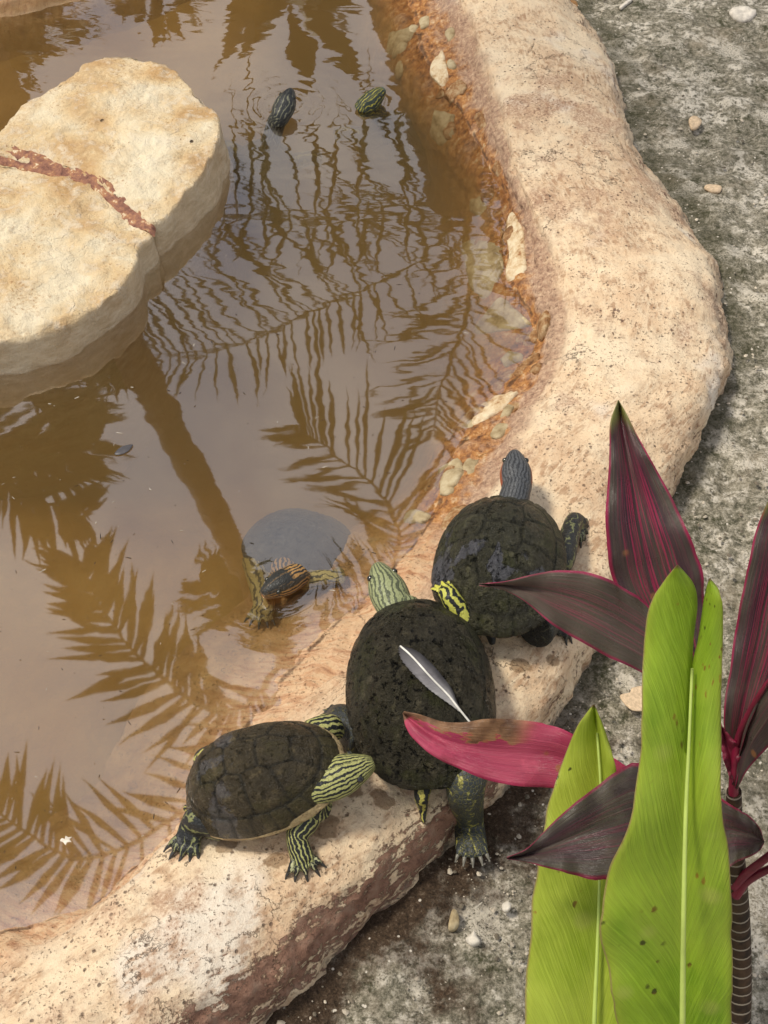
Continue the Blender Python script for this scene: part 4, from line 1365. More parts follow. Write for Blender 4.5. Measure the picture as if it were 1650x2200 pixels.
def canna_material(name, a, b, k):
    t = NT(name)
    uv = t.attr('leafuv', 'Vector')
    s = t.n('SeparateXYZ', Vector=uv)
    u, v = s.outputs[0], s.outputs[1]
    au = t.m('ABSOLUTE', u)
    w = t.m('SUBTRACT', t.m('MULTIPLY', v, 10.0), t.m('MULTIPLY', t.m('POWER', au, 0.75), k))
    w = t.m('ADD', w, t.m('MULTIPLY', t.step(u, -0.01, 0.01), 41.0))
    cv = t.n('CombineXYZ')
    t.set(cv.inputs[0], w)
    t.set(cv.inputs[1], t.m('MULTIPLY', au, 0.12))
    vein = t.noise(11.0, 3, 0.65, vec=cv.outputs[0])
    fine = t.noise(30.0, 2, 0.5, vec=cv.outputs[0])
    blot = t.noise(9, 4, 0.6)
    col = t.mix(t.step(t.m('ADD', t.m('MULTIPLY', blot, 0.6), t.m('MULTIPLY', t.noise(4, 2), 0.4)), 0.42, 0.58), a, b)
    col = t.mix(t.m('MULTIPLY', t.step(t.noise(6, 4), 0.48, 0.66), 0.45), col, (0.52, 0.60, 0.09))
    col = t.mix(t.step(vein, 0.40, 0.68, 0, 0.50), col, tuple(min(1, c * 1.35 + 0.02) for c in b))
    col = t.mix(t.step(fine, 0.50, 0.70, 0, 0.30), col, tuple(c * 0.65 for c in a))
    col = t.mix(t.step(au, 0.75, 1.0, 0, 0.45), col, (0.50, 0.56, 0.07))
    col = t.mix(t.step(au, 0.965, 0.99), col, (0.46, 0.36, 0.13))
    # blemishes
    sp = t.m('MULTIPLY', t.step(t.voro(1.0, vec=t.vm('ADD', t.vm('MULTIPLY', uv, (5, 34, 1)), t.vm('MULTIPLY', t.noise(70, 4, 0.7, out='Color'), (0.9, 0.9, 0)))), 0.24, 0.12), t.step(t.noise(13, 3), 0.53, 0.58))
    col = t.mix(t.m('MULTIPLY', sp, 0.9), col, t.ramp(t.noise(30, 2), [(0.45, (0.045, 0.035, 0.012)), (0.6, (0.40, 0.16, 0.03))]))
    yl = t.m('MULTIPLY', t.step(t.voro(20), 0.26, 0.08), t.step(t.noise(7, 2), 0.48, 0.56))
    col = t.mix(t.m('MULTIPLY', yl, 0.5), col, (0.60, 0.60, 0.16))
    col = t.mix(t.step(v, 0.982, 0.996), col, (0.20, 0.11, 0.05))
    h = t.m('ADD', vein, t.m('MULTIPLY', fine, 0.5))
    return t.done(col, t.step(t.noise(14, 3), 0.35, 0.65, 0.28, 0.5), t.bump(h, 0.5, 0.003), 0.5, 0.48, t.mix(0.4, col, (0.60, 0.80, 0.03)))


M_RIB = plain('pale_midrib', (0.43, 0.54, 0.12), 0.45, 0.4, 0.12, 30)
# green broad-leaved plant: base on the pavement below the frame
g_base = Vector((0.34, 0.16, Z0))
green = tag(empty('broad_leaf_plant', g_base), 'bright green broad-leaved plant with two tall upright leaves', 'plant')
ginv = Matrix.Translation(-g_base)
M_G1 = canna_material('canna_leaf_green', (0.22, 0.38, 0.018), (0.38, 0.53, 0.036), 2.3)
M_G2 = canna_material('canna_leaf_lime', (0.34, 0.45, 0.028), (0.52, 0.60, 0.075), 3.4)
g1 = leaf_mesh('leaf',
               [(1455, 1214), (1425, 1250), (1398, 1300), (1386, 1370), (1381, 1450), (1378, 1550), (1370, 1650), (1345, 1780), (1310, 1870), (1290, 1950), (1291, 2010), (1302, 2070), (1316, 2140), (1326, 2205), (1345, 2300), (1400, 2420), (1458, 2520)],
               [(1457, 1214), (1490, 1255), (1498, 1300), (1490, 1370), (1487, 1430), (1482, 1530), (1478, 1640), (1474, 1750), (1471, 1840), (1469, 1930), (1468, 2000), (1467, 2070), (1466, 2140), (1466, 2205), (1466, 2300), (1465, 2420), (1465, 2525)],
               [(1525, 1242), (1546, 1272), (1553, 1312), (1553, 1380), (1552, 1440), (1551, 1550), (1549, 1660), (1552, 1755), (1566, 1830), (1573, 1920), (1575, 2000), (1575, 2070), (1574, 2140), (1573, 2205), (1560, 2300), (1520, 2420), (1472, 2520)],
               [0.985, 0.99, 1.0, 1.01, 1.02, 1.035, 1.06, 1.09, 1.12, 1.15, 1.18, 1.22, 1.28, 1.34], (0.020, 0.012), M_G1, green, n=90, bulge=0.008, wavy=0.004, seed=1.0,
               mid2=[(1524, 1243), (1514, 1280), (1508, 1320), (1499, 1380), (1487, 1432), (1482, 1530), (1478, 1640), (1474, 1750), (1471, 1840), (1469, 1930), (1468, 2000), (1467, 2070), (1466, 2140), (1466, 2205), (1466, 2300), (1465, 2420), (1465, 2525)])
g2 = leaf_mesh('leaf',
               [(1274, 1514), (1240, 1562), (1205, 1650), (1180, 1722), (1168, 1800), (1150, 1900), (1138, 2000), (1130, 2100), (1125, 2200), (1135, 2320), (1200, 2450), (1268, 2550)],
               [(1275, 1514), (1283, 1570), (1290, 1640), (1291, 1710), (1290, 1790), (1288, 1880), (1285, 1980), (1281, 2090), (1277, 2200), (1275, 2320), (1273, 2450), (1272, 2555)],
               [(1277, 1514), (1300, 1570), (1320, 1632), (1328, 1690), (1345, 1760), (1370, 1850), (1390, 1950), (1400, 2060), (1400, 2200), (1380, 2320), (1330, 2450), (1278, 2550)],
               [1.18, 1.19, 1.20, 1.21, 1.225, 1.24, 1.26, 1.29, 1.34, 1.42], (0.012, 0.010), M_G2, green, n=80, bulge=0.007, wavy=0.004, seed=2.4)
for o in (g1, g2):
    o.matrix_parent_inverse = ginv
mr1 = [R(x, y, d - 0.0022) for (x, y), d in zip([(1487, 1436), (1480, 1600), (1473, 1760), (1469, 1950), (1467, 2120), (1466, 2300), (1465, 2520)], [1.004, 1.016, 1.032, 1.062, 1.115, 1.19, 1.335])]
mr1.append(g_base + Vector((0.03, 0.02, 0)))
r1 = tube('stalk', mr1, [0.0006, 0.0013, 0.0017, 0.0020, 0.0024, 0.003, 0.006, 0.008], M_RIB, green)
mr2 = [R(x, y, d - 0.0018) for (x, y), d in zip([(1283, 1575), (1291, 1710), (1288, 1880), (1283, 2050), (1277, 2200), (1274, 2400), (1272, 2550)], [1.185, 1.198, 1.217, 1.236, 1.262, 1.325, 1.415])]
mr2.append(g_base + Vector((-0.05, 0.03, 0)))
r2 = tube('stalk', mr2, [0.0004, 0.0007, 0.0012, 0.0017, 0.0022, 0.003, 0.006, 0.008], M_RIB, green)
for o in (r1, r2):
    o.matrix_parent_inverse = ginv

# red-leaved plant with a ringed stem
MAG = (0.34, 0.014, 0.070)
c_base = P(1586, 2330, Z0)
cord = tag(empty('red_leaf_plant', c_base), 'red and purple leaved plant with ringed brown stem on the pavement', 'plant')
cinv = Matrix.Translation(-c_base)
crown = R(1577, 1700, 1.235)
tks = NT('ringed_stem')
al = tks.attr('along')
rg_ = tks.m('FRACT', tks.m('ADD', tks.m('MULTIPLY', al, 30.0), tks.m('MULTIPLY', tks.noise(40, 2), 0.25)))
ringm = tks.step(rg_, 0.80, 0.88)
stem_mat = tks.done(tks.mix(ringm, tks.ramp(tks.noise(60, 4), [(0.35, (0.018, 0.011, 0.007)), (0.65, (0.075, 0.042, 0.022))]), (0.30, 0.25, 0.19)), 0.7, tks.bump(ringm, 0.8, 0.004))
stem_pts = [c_base, R(1588, 2200, 1.50), R(1590, 2100, 1.455), R(1588, 2000, 1.41), R(1582, 1900, 1.355), R(1577, 1800, 1.295), crown]
cs_ = [tube('stem', stem_pts, [0.0130, 0.0125, 0.0122, 0.0118, 0.0112, 0.009, 0.007], stem_mat, cord, n=18, samples=150)]
DK, DK2 = (0.050, 0.034, 0.030), (0.085, 0.075, 0.052)
M_CA = cord_material('cordyline_purple', (0.055, 0.022, 0.030), (0.088, 0.074, 0.052), (0.42, 0.020, 0.085), 0.95, MAG, tip=(0.22, 0.22, 0.05))
M_CB = cord_material('cordyline_olive', (0.105, 0.085, 0.058), (0.125, 0.095, 0.068), (0.36, 0.060, 0.110), 0.6, (0.40, 0.035, 0.100))
M_CC = cord_material('cordyline_pink', (0.46, 0.045, 0.110), (0.56, 0.085, 0.150), (0.30, 0.030, 0.070), 0.5, (0.46, 0.025, 0.095), dead=True)
M_CD = cord_material('cordyline_dusky', (0.070, 0.048, 0.048), (0.115, 0.100, 0.070), (0.24, 0.035, 0.075), 0.50, (0.25, 0.018, 0.055))
M_PET = plain('magenta_stalk', (0.17, 0.008, 0.030), 0.4, 0.45)
spec = [
    (M_CA, [(1328, 860), (1312, 905), (1309, 965), (1307, 1030), (1302, 1105), (1305, 1180), (1318, 1245), (1350, 1310), (1420, 1420), (1530, 1600)],
     [(1328, 860), (1338, 915), (1352, 985), (1366, 1050), (1380, 1115), (1397, 1185), (1415, 1250), (1440, 1320), (1482, 1430), (1548, 1605)],
     [(1329, 860), (1352, 900), (1388, 970), (1418, 1022), (1452, 1085), (1482, 1155), (1508, 1228), (1515, 1300), (1522, 1420), (1562, 1610)],
     [1.20, 1.19, 1.18, 1.18, 1.18, 1.19, 1.20, 1.21, 1.22], (0.016, 0.012), 3.0),
    (M_CB, [(1029, 1254), (1080, 1250), (1140, 1236), (1200, 1225), (1258, 1229), (1310, 1245), (1352, 1270), (1400, 1310), (1470, 1420), (1560, 1600)],
     [(1029, 1256), (1085, 1257), (1145, 1266), (1205, 1282), (1262, 1303), (1318, 1330), (1365, 1358), (1412, 1395), (1480, 1480), (1558, 1612)],
     [(1030, 1258), (1085, 1268), (1135, 1298), (1185, 1342), (1235, 1372), (1295, 1406), (1350, 1430), (1410, 1465), (1490, 1530), (1556, 1622)],
     [1.10, 1.11, 1.12, 1.13, 1.14, 1.16, 1.18, 1.20, 1.22], (0.012, 0.006), 4.2),
    (M_CC, [(866, 1534), (872, 1562), (892, 1592), (932, 1626), (982, 1650), (1042, 1675), (1110, 1691), (1190, 1694), (1290, 1715), (1400, 1770), (1540, 1850)],
     [(865, 1532), (890, 1552), (930, 1580), (975, 1600), (1025, 1612), (1080, 1619), (1140, 1622), (1205, 1630), (1300, 1670), (1410, 1740), (1548, 1842)],
     [(868, 1528), (905, 1536), (948, 1549), (998, 1551), (1050, 1544), (1110, 1546), (1170, 1556), (1232, 1577), (1330, 1636), (1430, 1715), (1556, 1834)],
     [1.27, 1.265, 1.26, 1.26, 1.265, 1.27, 1.28, 1.295, 1.31], (0.006, 0.010), 5.1),
    (M_CD, [(1088, 1845), (1130, 1852), (1175, 1864), (1220, 1878), (1268, 1888), (1320, 1890), (1370, 1880), (1440, 1870), (1560, 1860)],
     [(1088, 1844), (1132, 1835), (1178, 1821), (1225, 1804), (1272, 1787), (1322, 1772), (1372, 1762), (1450, 1780), (1564, 1845)],
     [(1089, 1842), (1130, 1824), (1168, 1788), (1215, 1740), (1268, 1698), (1322, 1660), (1380, 1640), (1460, 1690), (1568, 1830)],
     [1.13, 1.135, 1.14, 1.145, 1.15, 1.16, 1.18, 1.22, 1.29], (0.010, 0.012), 6.0),
    (M_CA, [(1690, 1000), (1652, 1072), (1626, 1135), (1610, 1205), (1595, 1275), (1581, 1352), (1569, 1425), (1558, 1500), (1556, 1565), (1565, 1630), (1574, 1680)],
     [(1692, 1000), (1690, 1080), (1680, 1150), (1665, 1230), (1650, 1300), (1634, 1380), (1616, 1450), (1600, 1520), (1588, 1580), (1580, 1640), (1577, 1690)],
     [(1694, 1000), (1735, 1090), (1745, 1170), (1735, 1260), (1715, 1340), (1690, 1420), (1660, 1490), (1630, 1550), (1606, 1600), (1590, 1650), (1580, 1690)],
     [1.14, 1.15, 1.16, 1.17, 1.18, 1.19, 1.20, 1.215, 1.225], (0.012, 0.012), 7.0),
    (M_CD, [(1790, 1200), (1740, 1300), (1700, 1380), (1665, 1440), (1635, 1500), (1608, 1560), (1590, 1620), (1578, 1680)],
     [(1795, 1205), (1760, 1315), (1715, 1385), (1670, 1440), (1630, 1495), (1603, 1550), (1590, 1610), (1580, 1690)],
     [(1800, 1210), (1790, 1340), (1765, 1430), (1735, 1500), (1690, 1560), (1645, 1612), (1608, 1650), (1584, 1695)],
     [1.05, 1.07, 1.09, 1.11, 1.14, 1.17, 1.20, 1.225], (0.006, 0.010), 8.0),
    (M_CD, [(1641, 1806), (1632, 1778), (1612, 1755), (1585, 1738), (1560, 1722), (1530, 1705), (1545, 1790), (1560, 1840)],
     [(1642, 1808), (1630, 1802), (1610, 1795), (1585, 1788), (1560, 1785), (1535, 1790), (1545, 1815), (1564, 1850)],
     [(1641, 1812), (1630, 1830), (1606, 1843), (1582, 1853), (1560, 1868), (1535, 1880), (1545, 1870), (1568, 1862)],
     [1.20, 1.21, 1.22, 1.23, 1.24, 1.25, 1.27, 1.29], (0.010, 0.014), 9.0),
    (M_CC, [(1548, 1560), (1549, 1590), (1552, 1620), (1558, 1645), (1566, 1665), (1573, 1690)],
     [(1549, 1562), (1558, 1590), (1567, 1615), (1573, 1640), (1577, 1665), (1579, 1695)],
     [(1551, 1560), (1572, 1585), (1590, 1605), (1597, 1622), (1592, 1645), (1585, 1695)],
     [1.19, 1.20, 1.205, 1.21, 1.22, 1.23], (0.008, 0.008), 10.0),
]
spec += [
    (M_CB, [(2020, 1560), (1960, 1575), (1890, 1620), (1820, 1690), (1760, 1745), (1695, 1796)],
     [(2022, 1562), (1970, 1605), (1905, 1660), (1835, 1720), (1765, 1765), (1697, 1802)],
     [(2022, 1565), (1985, 1640), (1925, 1705), (1850, 1760), (1772, 1785), (1699, 1808)],
     [1.08, 1.11, 1.15, 1.19, 1.22, 1.25], (0.008, 0.008), 11.0),
    (M_CD, [(2050, 1740), (1990, 1735), (1920, 1750), (1850, 1785), (1790, 1812), (1716, 1834)],
     [(2052, 1743), (1995, 1775), (1925, 1800), (1855, 1822), (1792, 1832), (1718, 1840)],
     [(2052, 1746), (2005, 1815), (1935, 1850), (1862, 1862), (1795, 1855), (1720, 1846)],
     [1.12, 1.14, 1.17, 1.20, 1.23, 1.26], (0.008, 0.008), 12.0),
]
M_CE = cord_material('cordyline_base', (0.20, 0.012, 0.035), (0.24, 0.02, 0.05), (0.28, 0.012, 0.05), 0.5, MAG)
for k, (mt, l_, m_, r_, ds_, fo, sd_) in enumerate(spec):
    cs_.append(leaf_mesh('leaf', l_, m_, r_, ds_, fo, M_CE if k == 7 else mt, cord, n=52, seed=sd_, wavy=0.0035))
cs_.append(tube('leaf_stalk', [R(1578, 1790, 1.285), R(1577, 1740, 1.255), R(1576, 1680, 1.222), R(1583, 1600, 1.198), R(1603, 1545, 1.165), R(1640, 1480, 1.128), R(1700, 1400, 1.085)], [0.006, 0.0052, 0.0045, 0.0036, 0.003, 0.0022, 0.0014], M_PET, cord))
cs_.append(tube('leaf_stalk', [R(1578, 1905, 1.345), R(1600, 1880, 1.325), R(1640, 1848, 1.29), R(1700, 1800, 1.25)], [0.005, 0.0045, 0.004, 0.003], M_PET, cord))
cs_.append(tube('leaf_stalk', [R(1580, 1925, 1.352), R(1605, 1893, 1.335), R(1650, 1868, 1.305), R(1720, 1838, 1.26)], [0.005, 0.0045, 0.004, 0.003], M_PET, cord))
for o in cs_:
    o.matrix_parent_inverse = cinv

# ------------------------------------------------------------------ feather on the mossy shell
bpy.context.view_layer.update()
car = [c for c in tt2.children if c.name.startswith('carapace')][0]
mw = car.matrix_world
shell_bvh = BVHTree.FromPolygons([mw @ v.co for v in car.data.vertices], [tuple(p_.vertices) for p_ in car.data.polygons])


def on_shell(px, py, lift):
    d = ray(px, py).normalized()
    loc, nor, idx, dist = shell_bvh.ray_cast(CAM, d)
    if loc is None:
        return P(px, py, 0.15)
    return loc - d * lift


shaft_px = cr([(860, 1388), (885, 1410), (912, 1440), (940, 1470), (962, 1492), (980, 1515), (1000, 1540), (1018, 1562)], 60)
up_e = cr([(860, 1386), (895, 1398), (926, 1424), (953, 1456), (972, 1482), (983, 1510), (1000, 1540), (1018, 1562)], 60)
lo_e = cr([(856, 1390), (861, 1414), (884, 1444), (910, 1470), (934, 1490), (970, 1516), (1000, 1540), (1018, 1562)], 60)
fe = tag(empty('feather', on_shell(930, 1460, 0.003)), 'small grey bird feather with white quill lying on the mossy shell', 'feather')
bpy.context.view_layer.update()
finv = fe.matrix_world.inverted()
vv, uvv = [], []
for i in range(60):
    for j in range(9):
        w = j / 8
        if w < 0.5:
            q = lo_e[i] * (1 - w * 2) + shaft_px[i] * (w * 2)
        else:
            q = shaft_px[i] * (2 - w * 2) + up_e[i] * (w * 2 - 1)
        jag = 0 if 0 < j < 8 else 2.2 * math.sin(i * 2.7 + j)
        lift = 0.004 + 0.003 * (1 - abs(2 * w - 1)) + 0.008 * sstep(i, 30, 59)
        vv.append(tuple(on_shell(q[0] + jag * (1 if j == 0 else 0.2), q[1] + jag * 0.3, lift)))
        uvv.append((w, i / 59, 0))
tf_ = NT('feather_vane')
fu = tf_.n('SeparateXYZ', Vector=tf_.attr('leafuv', 'Vector'))
fcol = tf_.ramp(fu.outputs[1], [(0.05, (0.055, 0.052, 0.055)), (0.4, (0.20, 0.19, 0.20)), (0.66, (0.34, 0.33, 0.33)), (0.85, (0.62, 0.60, 0.56))])
barb = tf_.noise(1.0, 3, 0.7, vec=tf_.vm('MULTIPLY', tf_.attr('leafuv', 'Vector'), (4, 90, 1)))
fcol = tf_.mix(tf_.step(barb, 0.4, 0.7, 0, 0.35), fcol, (0.06, 0.055, 0.06))
fcol = tf_.mix(tf_.step(fu.outputs[0], 0.60, 0.9, 0, 0.8), fcol, (0.030, 0.028, 0.030))
va_ = mesh_obj('vane', vv, grid_faces(60, 9), tf_.done(fcol, 0.6, tf_.bump(barb, 0.3, 0.001)), fe, attrs={'leafuv': np.array(uvv)})
va_.matrix_parent_inverse = finv
bpy.context.view_layer.update()
sds = va_.modifiers.new('thickness', 'SOLIDIFY')
sds.thickness = 0.0005
for dn_ in ((938, 1483, 955, 1487, 968, 1506), (946, 1500, 962, 1503, 982, 1520), (948, 1508, 965, 1512, 986, 1524)):
    pp = [on_shell(dn_[k], dn_[k + 1], 0.008) for k in (0, 2, 4)]
    dv2 = tube('down_tuft', pp, [0.0004, 0.0016, 0.0010], plain('feather_down', (0.62, 0.60, 0.57)), fe, n=6, samples=10)
    dv2.parent = va_
    dv2.matrix_parent_inverse = finv
sh = tube('quill', [on_shell(q[0], q[1], 0.0075 + 0.010 * sstep(i, 30, 59)) for i, q in enumerate(shaft_px) if i % 6 == 0 or i == 59],
          [0.0004, 0.0005, 0.0006, 0.0007, 0.0008, 0.0010, 0.0012, 0.0013, 0.0013, 0.0012, 0.0009], plain('white_quill', (0.75, 0.73, 0.66)), fe, n=8)
sh.matrix_parent_inverse = finv
# ------------------------------------------------------------------ palms beyond the pond, seen mirrored in the water
tp = NT('palm_leaf')
M_FROND = tp.done(tp.ramp(tp.noise(3, 3), [(0.35, (0.030, 0.045, 0.012)), (0.65, (0.085, 0.105, 0.030))]), 0.5, None, 0.3)
tk = NT('palm_trunk')
M_TRUNK = tk.done(tk.ramp(tk.noise(14, 4, vec=tk.vm('MULTIPLY', tk.pos(), (1, 1, 5))), [(0.35, (0.040, 0.026, 0.015)), (0.65, (0.12, 0.085, 0.055))]), 0.9, tk.bump(tk.noise(30, 4), 0.6, 0.03))


def frond(parent, pts, length, seed, nl=34, both=(1.0, 1.0), width=0.030, droop=0.15, face=None, sweep=0.55):
    """feather-shaped frond: rib along pts (world), leaflets on both sides"""
    rs = np.random.default_rng(seed)
    n = 44
    c = cr(np.array([tuple(p) for p in pts]), n)
    v, f, _ = loft([Vector(q) for q in c[::4]] + [Vector(c[-1])], [(0.022 * (1 - 0.85 * i / 11), 0.018 * (1 - 0.85 * i / 11)) for i in range(12)], n=6, samples=30)
    v = list(map(tuple, v))
    f = list(f)
    tg = np.gradient(c, axis=0)
    for k in range(nl):
        s = 0.10 + 0.90 * k / (nl - 1)
        x = s * (n - 1)
        i = min(int(x), n - 2)
        p0 = Vector(c[i] * (1 - (x - i)) + c[i + 1] * (x - i))
        t_ = Vector(tg[i]).normalized()
        vw = (face - p0).normalized() if face is not None else Vector((0, 0, 1))
        sd = t_.cross(vw).normalized()
        for sg, am in zip((1, -1), both):
            if am <= 0 or rs.random() < 0.10:
                continue
            ln = length * am * (0.45 + 0.55 * math.sin(math.pi * min(1, s * 0.85 + 0.12))) * (0.72 + 0.45 * rs.random())
            d = (sd * sg + t_ * (sweep + 0.5 * s + 0.20 * rs.standard_normal()) + vw * 0.20 * rs.standard_normal()).normalized()
            wd = width * (0.7 + 0.5 * rs.random())
            nn = d.cross(vw).normalized()
            b = len(v)
            mid_ = p0 + d * ln * 0.5 + Vector((0, 0, -droop * ln * 0.25))
            tip_ = p0 + d * ln + Vector((0, 0, -droop * ln))
            v += [tuple(p0 - nn * wd * 0.25), tuple(p0 + nn * wd * 0.25), tuple(mid_ + nn * wd * 0.5), tuple(mid_ - nn * wd * 0.5), tuple(tip_)]
            f += [(b, b + 1, b + 2, b + 3), (b + 3, b + 2, b + 4)]
    return mesh_obj('frond', v, f, M_FROND, parent, smooth=False)


def palm(label, trunk_pts, radii, fronds, group='palms beyond the pond'):
    base = trunk_pts[0]
    root = tag(empty('palm_tree', base), label, 'palm tree', group)
    inv = Matrix.Translation(-base)
    v, f, _ = loft(trunk_pts, [(r, r) for r in radii], n=18, samples=60)
    v = v + (fbm(v, 9, 2, 5) * 0.012)[:, None] * np.array([1, 1, 0])
    tr = mesh_obj('trunk', v, f, M_TRUNK, root)
    tr.matrix_parent_inverse = inv
    for a in fronds:
        o = frond(root, **a)
        o.matrix_parent_inverse = inv
    return root


EYE = Vector((0, 0, -H))                       # mirrored eye, used to lay fronds broadside
mp = lambda pts, r: [MIR(x, y, rr) for (x, y), rr in zip(pts, r if isinstance(r, (list, tuple)) else [r] * len(pts))]

# A: the leaning palm whose trunk crosses the water
ra = 4.2
tA = [MIR(250, 700, ra), MIR(330, 850, ra), MIR(420, 1020, ra), MIR(500, 1180, ra), MIR(560, 1300, ra), MIR(620, 1420, ra)]
dA = (tA[1] - tA[0]).normalized()
baseA = tA[0] - dA * (tA[0].z + 0.03) / dA.z
cA = [620, 1420]
frA = [
    dict(pts=mp([(640, 1420), (760, 1330), (850, 1200), (830, 1080), (700, 960), (640, 920)], [4.2, 4.1, 4.1, 4.15, 4.3, 4.4]), length=0.55, seed=1, face=EYE, both=(0.8, 1.0), nl=40),
    dict(pts=mp([(600, 1430), (520, 1520), (420, 1510), (310, 1420), (220, 1310), (180, 1215)], [4.2, 4.0, 3.9, 3.9, 4.0, 4.1]), length=0.50, seed=2, face=EYE, both=(1.0, 0.9), nl=38, width=0.05),
    dict(pts=mp([(600, 1430), (570, 1330), (500, 1290), (440, 1250)], [4.2, 4.2, 4.3, 4.4]), length=0.35, seed=33, face=EYE, nl=22, width=0.05),
    dict(pts=mp([(620, 1460), (420, 1720), (200, 1840), (60, 1790), (-60, 1700)], [4.2, 3.6, 3.3, 3.2, 3.2]), length=0.50, seed=4, face=EYE, nl=30, width=0.045),
    dict(pts=mp([(650, 1440), (800, 1560), (950, 1640)], [4.2, 3.9, 3.7]), length=0.5, seed=5, face=EYE, nl=26),
    dict(pts=mp([(640, 1400), (900, 1400), (1050, 1330)], [4.2, 4.3, 4.4]), length=0.5, seed=6, face=EYE, nl=26),
]
palm('slender leaning palm tree whose trunk is mirrored across the open water', [baseA] + tA, [0.11, 0.085, 0.080, 0.074, 0.068, 0.062, 0.058], frA)

# C: thick palm on the far right with low spreading fronds
rc = 5.4
tC = [MIR(880, 0, rc), MIR(915, 160, rc), MIR(955, 320, rc), MIR(985, 450, rc)]
dC = (tC[1] - tC[0]).normalized()
baseC = tC[0] - dC * (tC[0].z + 0.03) / dC.z
frC = [
    dict(pts=mp([(990, 430), (940, 520), (820, 612), (700, 660), (590, 715), (440, 762), (310, 770)], [5.4, 5.3, 5.2, 5.1, 5.0, 5.0, 5.0]), length=0.72, seed=11, face=EYE, both=(0.5, 1.25), nl=38, width=0.024, sweep=0.1, droop=0.0),
    dict(pts=mp([(980, 400), (900, 440), (780, 462), (650, 470), (520, 462), (400, 450), (300, 440)], [5.4, 5.4, 5.3, 5.3, 5.3, 5.3, 5.4]), length=0.72, seed=12, face=EYE, both=(0.45, 1.10), nl=26, width=0.026, sweep=0.0, droop=0.0),
    dict(pts=mp([(1000, 460), (1010, 640), (960, 800), (930, 930)], [5.4, 5.1, 4.9, 4.8]), length=0.55, seed=14, face=EYE, nl=22, width=0.03),
    dict(pts=mp([(1000, 430), (1130, 480), (1260, 560)], [5.4, 5.4, 5.4]), length=0.6, seed=15, face=EYE, nl=30),
    dict(pts=mp([(990, 420), (1080, 330), (1160, 300)], [5.4, 5.6, 5.8]), length=0.6, seed=16, face=EYE, nl=30),
]
palm('stout palm tree beyond the pond with low spreading fronds', [baseC] + tC, [0.20, 0.18, 0.165, 0.15, 0.14], frC)

# B: palm out of view on the left
rb = 4.6
tB = [MIR(-160, 640, rb), MIR(-130, 760, rb), MIR(-90, 900, rb)]
dB = (tB[1] - tB[0]).normalized()
baseB = tB[0] - dB * (tB[0].z + 0.03) / dB.z
frB = [
    dict(pts=mp([(-90, 900), (-20, 960), (70, 985), (140, 980), (210, 950)], [4.6, 4.5, 4.4, 4.4, 4.4]), length=0.42, seed=21, face=EYE, nl=40, width=0.035),
    dict(pts=mp([(-90, 900), (-30, 990), (40, 1050), (110, 1090), (180, 1110)], [4.6, 4.4, 4.3, 4.2, 4.2]), length=0.40, seed=22, face=EYE, nl=36, width=0.035),
    dict(pts=mp([(-90, 880), (-40, 820), (40, 790), (130, 830), (190, 900)], [4.6, 4.7, 4.8, 4.8, 4.8]), length=0.42, seed=23, face=EYE, nl=36, width=0.04),
    dict(pts=mp([(-90, 880), (-50, 780), (60, 730), (170, 745), (270, 790)], [4.6, 4.8, 4.9, 5.0, 5.0]), length=0.38, seed=24, face=EYE, nl=36, width=0.05),
    dict(pts=mp([(-90, 900), (-200, 1000), (-300, 1100)], [4.6, 4.4, 4.2]), length=0.5, seed=25, face=EYE, nl=26),
    dict(pts=mp([(-90, 880), (-220, 860), (-330, 900)], [4.6, 4.7, 4.8]), length=0.5, seed=26, face=EYE, nl=26),
]
palm('palm tree standing to one side of the pond, fronds mirrored beyond the rock', [baseB] + tB, [0.15, 0.13, 0.12, 0.11], frB)

# broad-leaved bushes behind the far bank
tb2 = NT('bush_leaf')
M_BUSH = tb2.done(tb2.ramp(tb2.noise(4, 3), [(0.35, (0.016, 0.028, 0.010)), (0.65, (0.045, 0.065, 0.020))]), 0.5, None, 0.3)


def bush(label, base, width, height, nleaf, seed, size=0.16):
    rs = np.random.default_rng(seed)
    root = tag(empty('bush', base), label, 'bush', 'bushes behind the far bank')
    v, f = [], []
    for i in range(nleaf):
        a, b = rs.random() * 2 * math.pi, rs.random()
        rr = math.sqrt(rs.random())
        zz = height * (0.04 + 0.96 * b)
        k = math.sin(math.pi * min(1, 0.25 + 0.72 * b)) ** 0.7
        c = np.array([math.cos(a) * rr * width * k, math.sin(a) * rr * width * 0.5 * k, zz])
        d = np.array([math.cos(a) * 0.8, math.sin(a) * 0.8, rs.normal() * 0.6 + 0.1])
        d /= np.linalg.norm(d)
        sd = np.cross(d, rs.normal(size=3))
        sd /= np.linalg.norm(sd)
        ln, w = size * (0.6 + rs.random()), size * 0.22
        n_ = len(v)
        v += [c, c + d * ln * 0.5 + sd * w, c + d * ln, c + d * ln * 0.5 - sd * w]
        f += [(n_, n_ + 1, n_ + 2, n_ + 3)]
    mesh_obj('crown', v, f, M_BUSH, root, smooth=False)
    tr = []
    fv = []
    for k in range(5):
        a = k * 1.26
        q, ff, _ = loft([(math.cos(a) * 0.05, math.sin(a) * 0.05, 0), (math.cos(a) * width * 0.2, math.sin(a) * width * 0.1, height * 0.4), (math.cos(a) * width * 0.5, math.sin(a) * width * 0.25, height * 0.8)], [(0.03, 0.03), (0.02, 0.02), (0.008, 0.008)], n=6, samples=10)
        fv += [tuple(x + len(tr) for x in y) for y in ff]
        tr += list(map(tuple, q))
    mesh_obj('trunk', tr, fv, M_TRUNK, root)
    return root


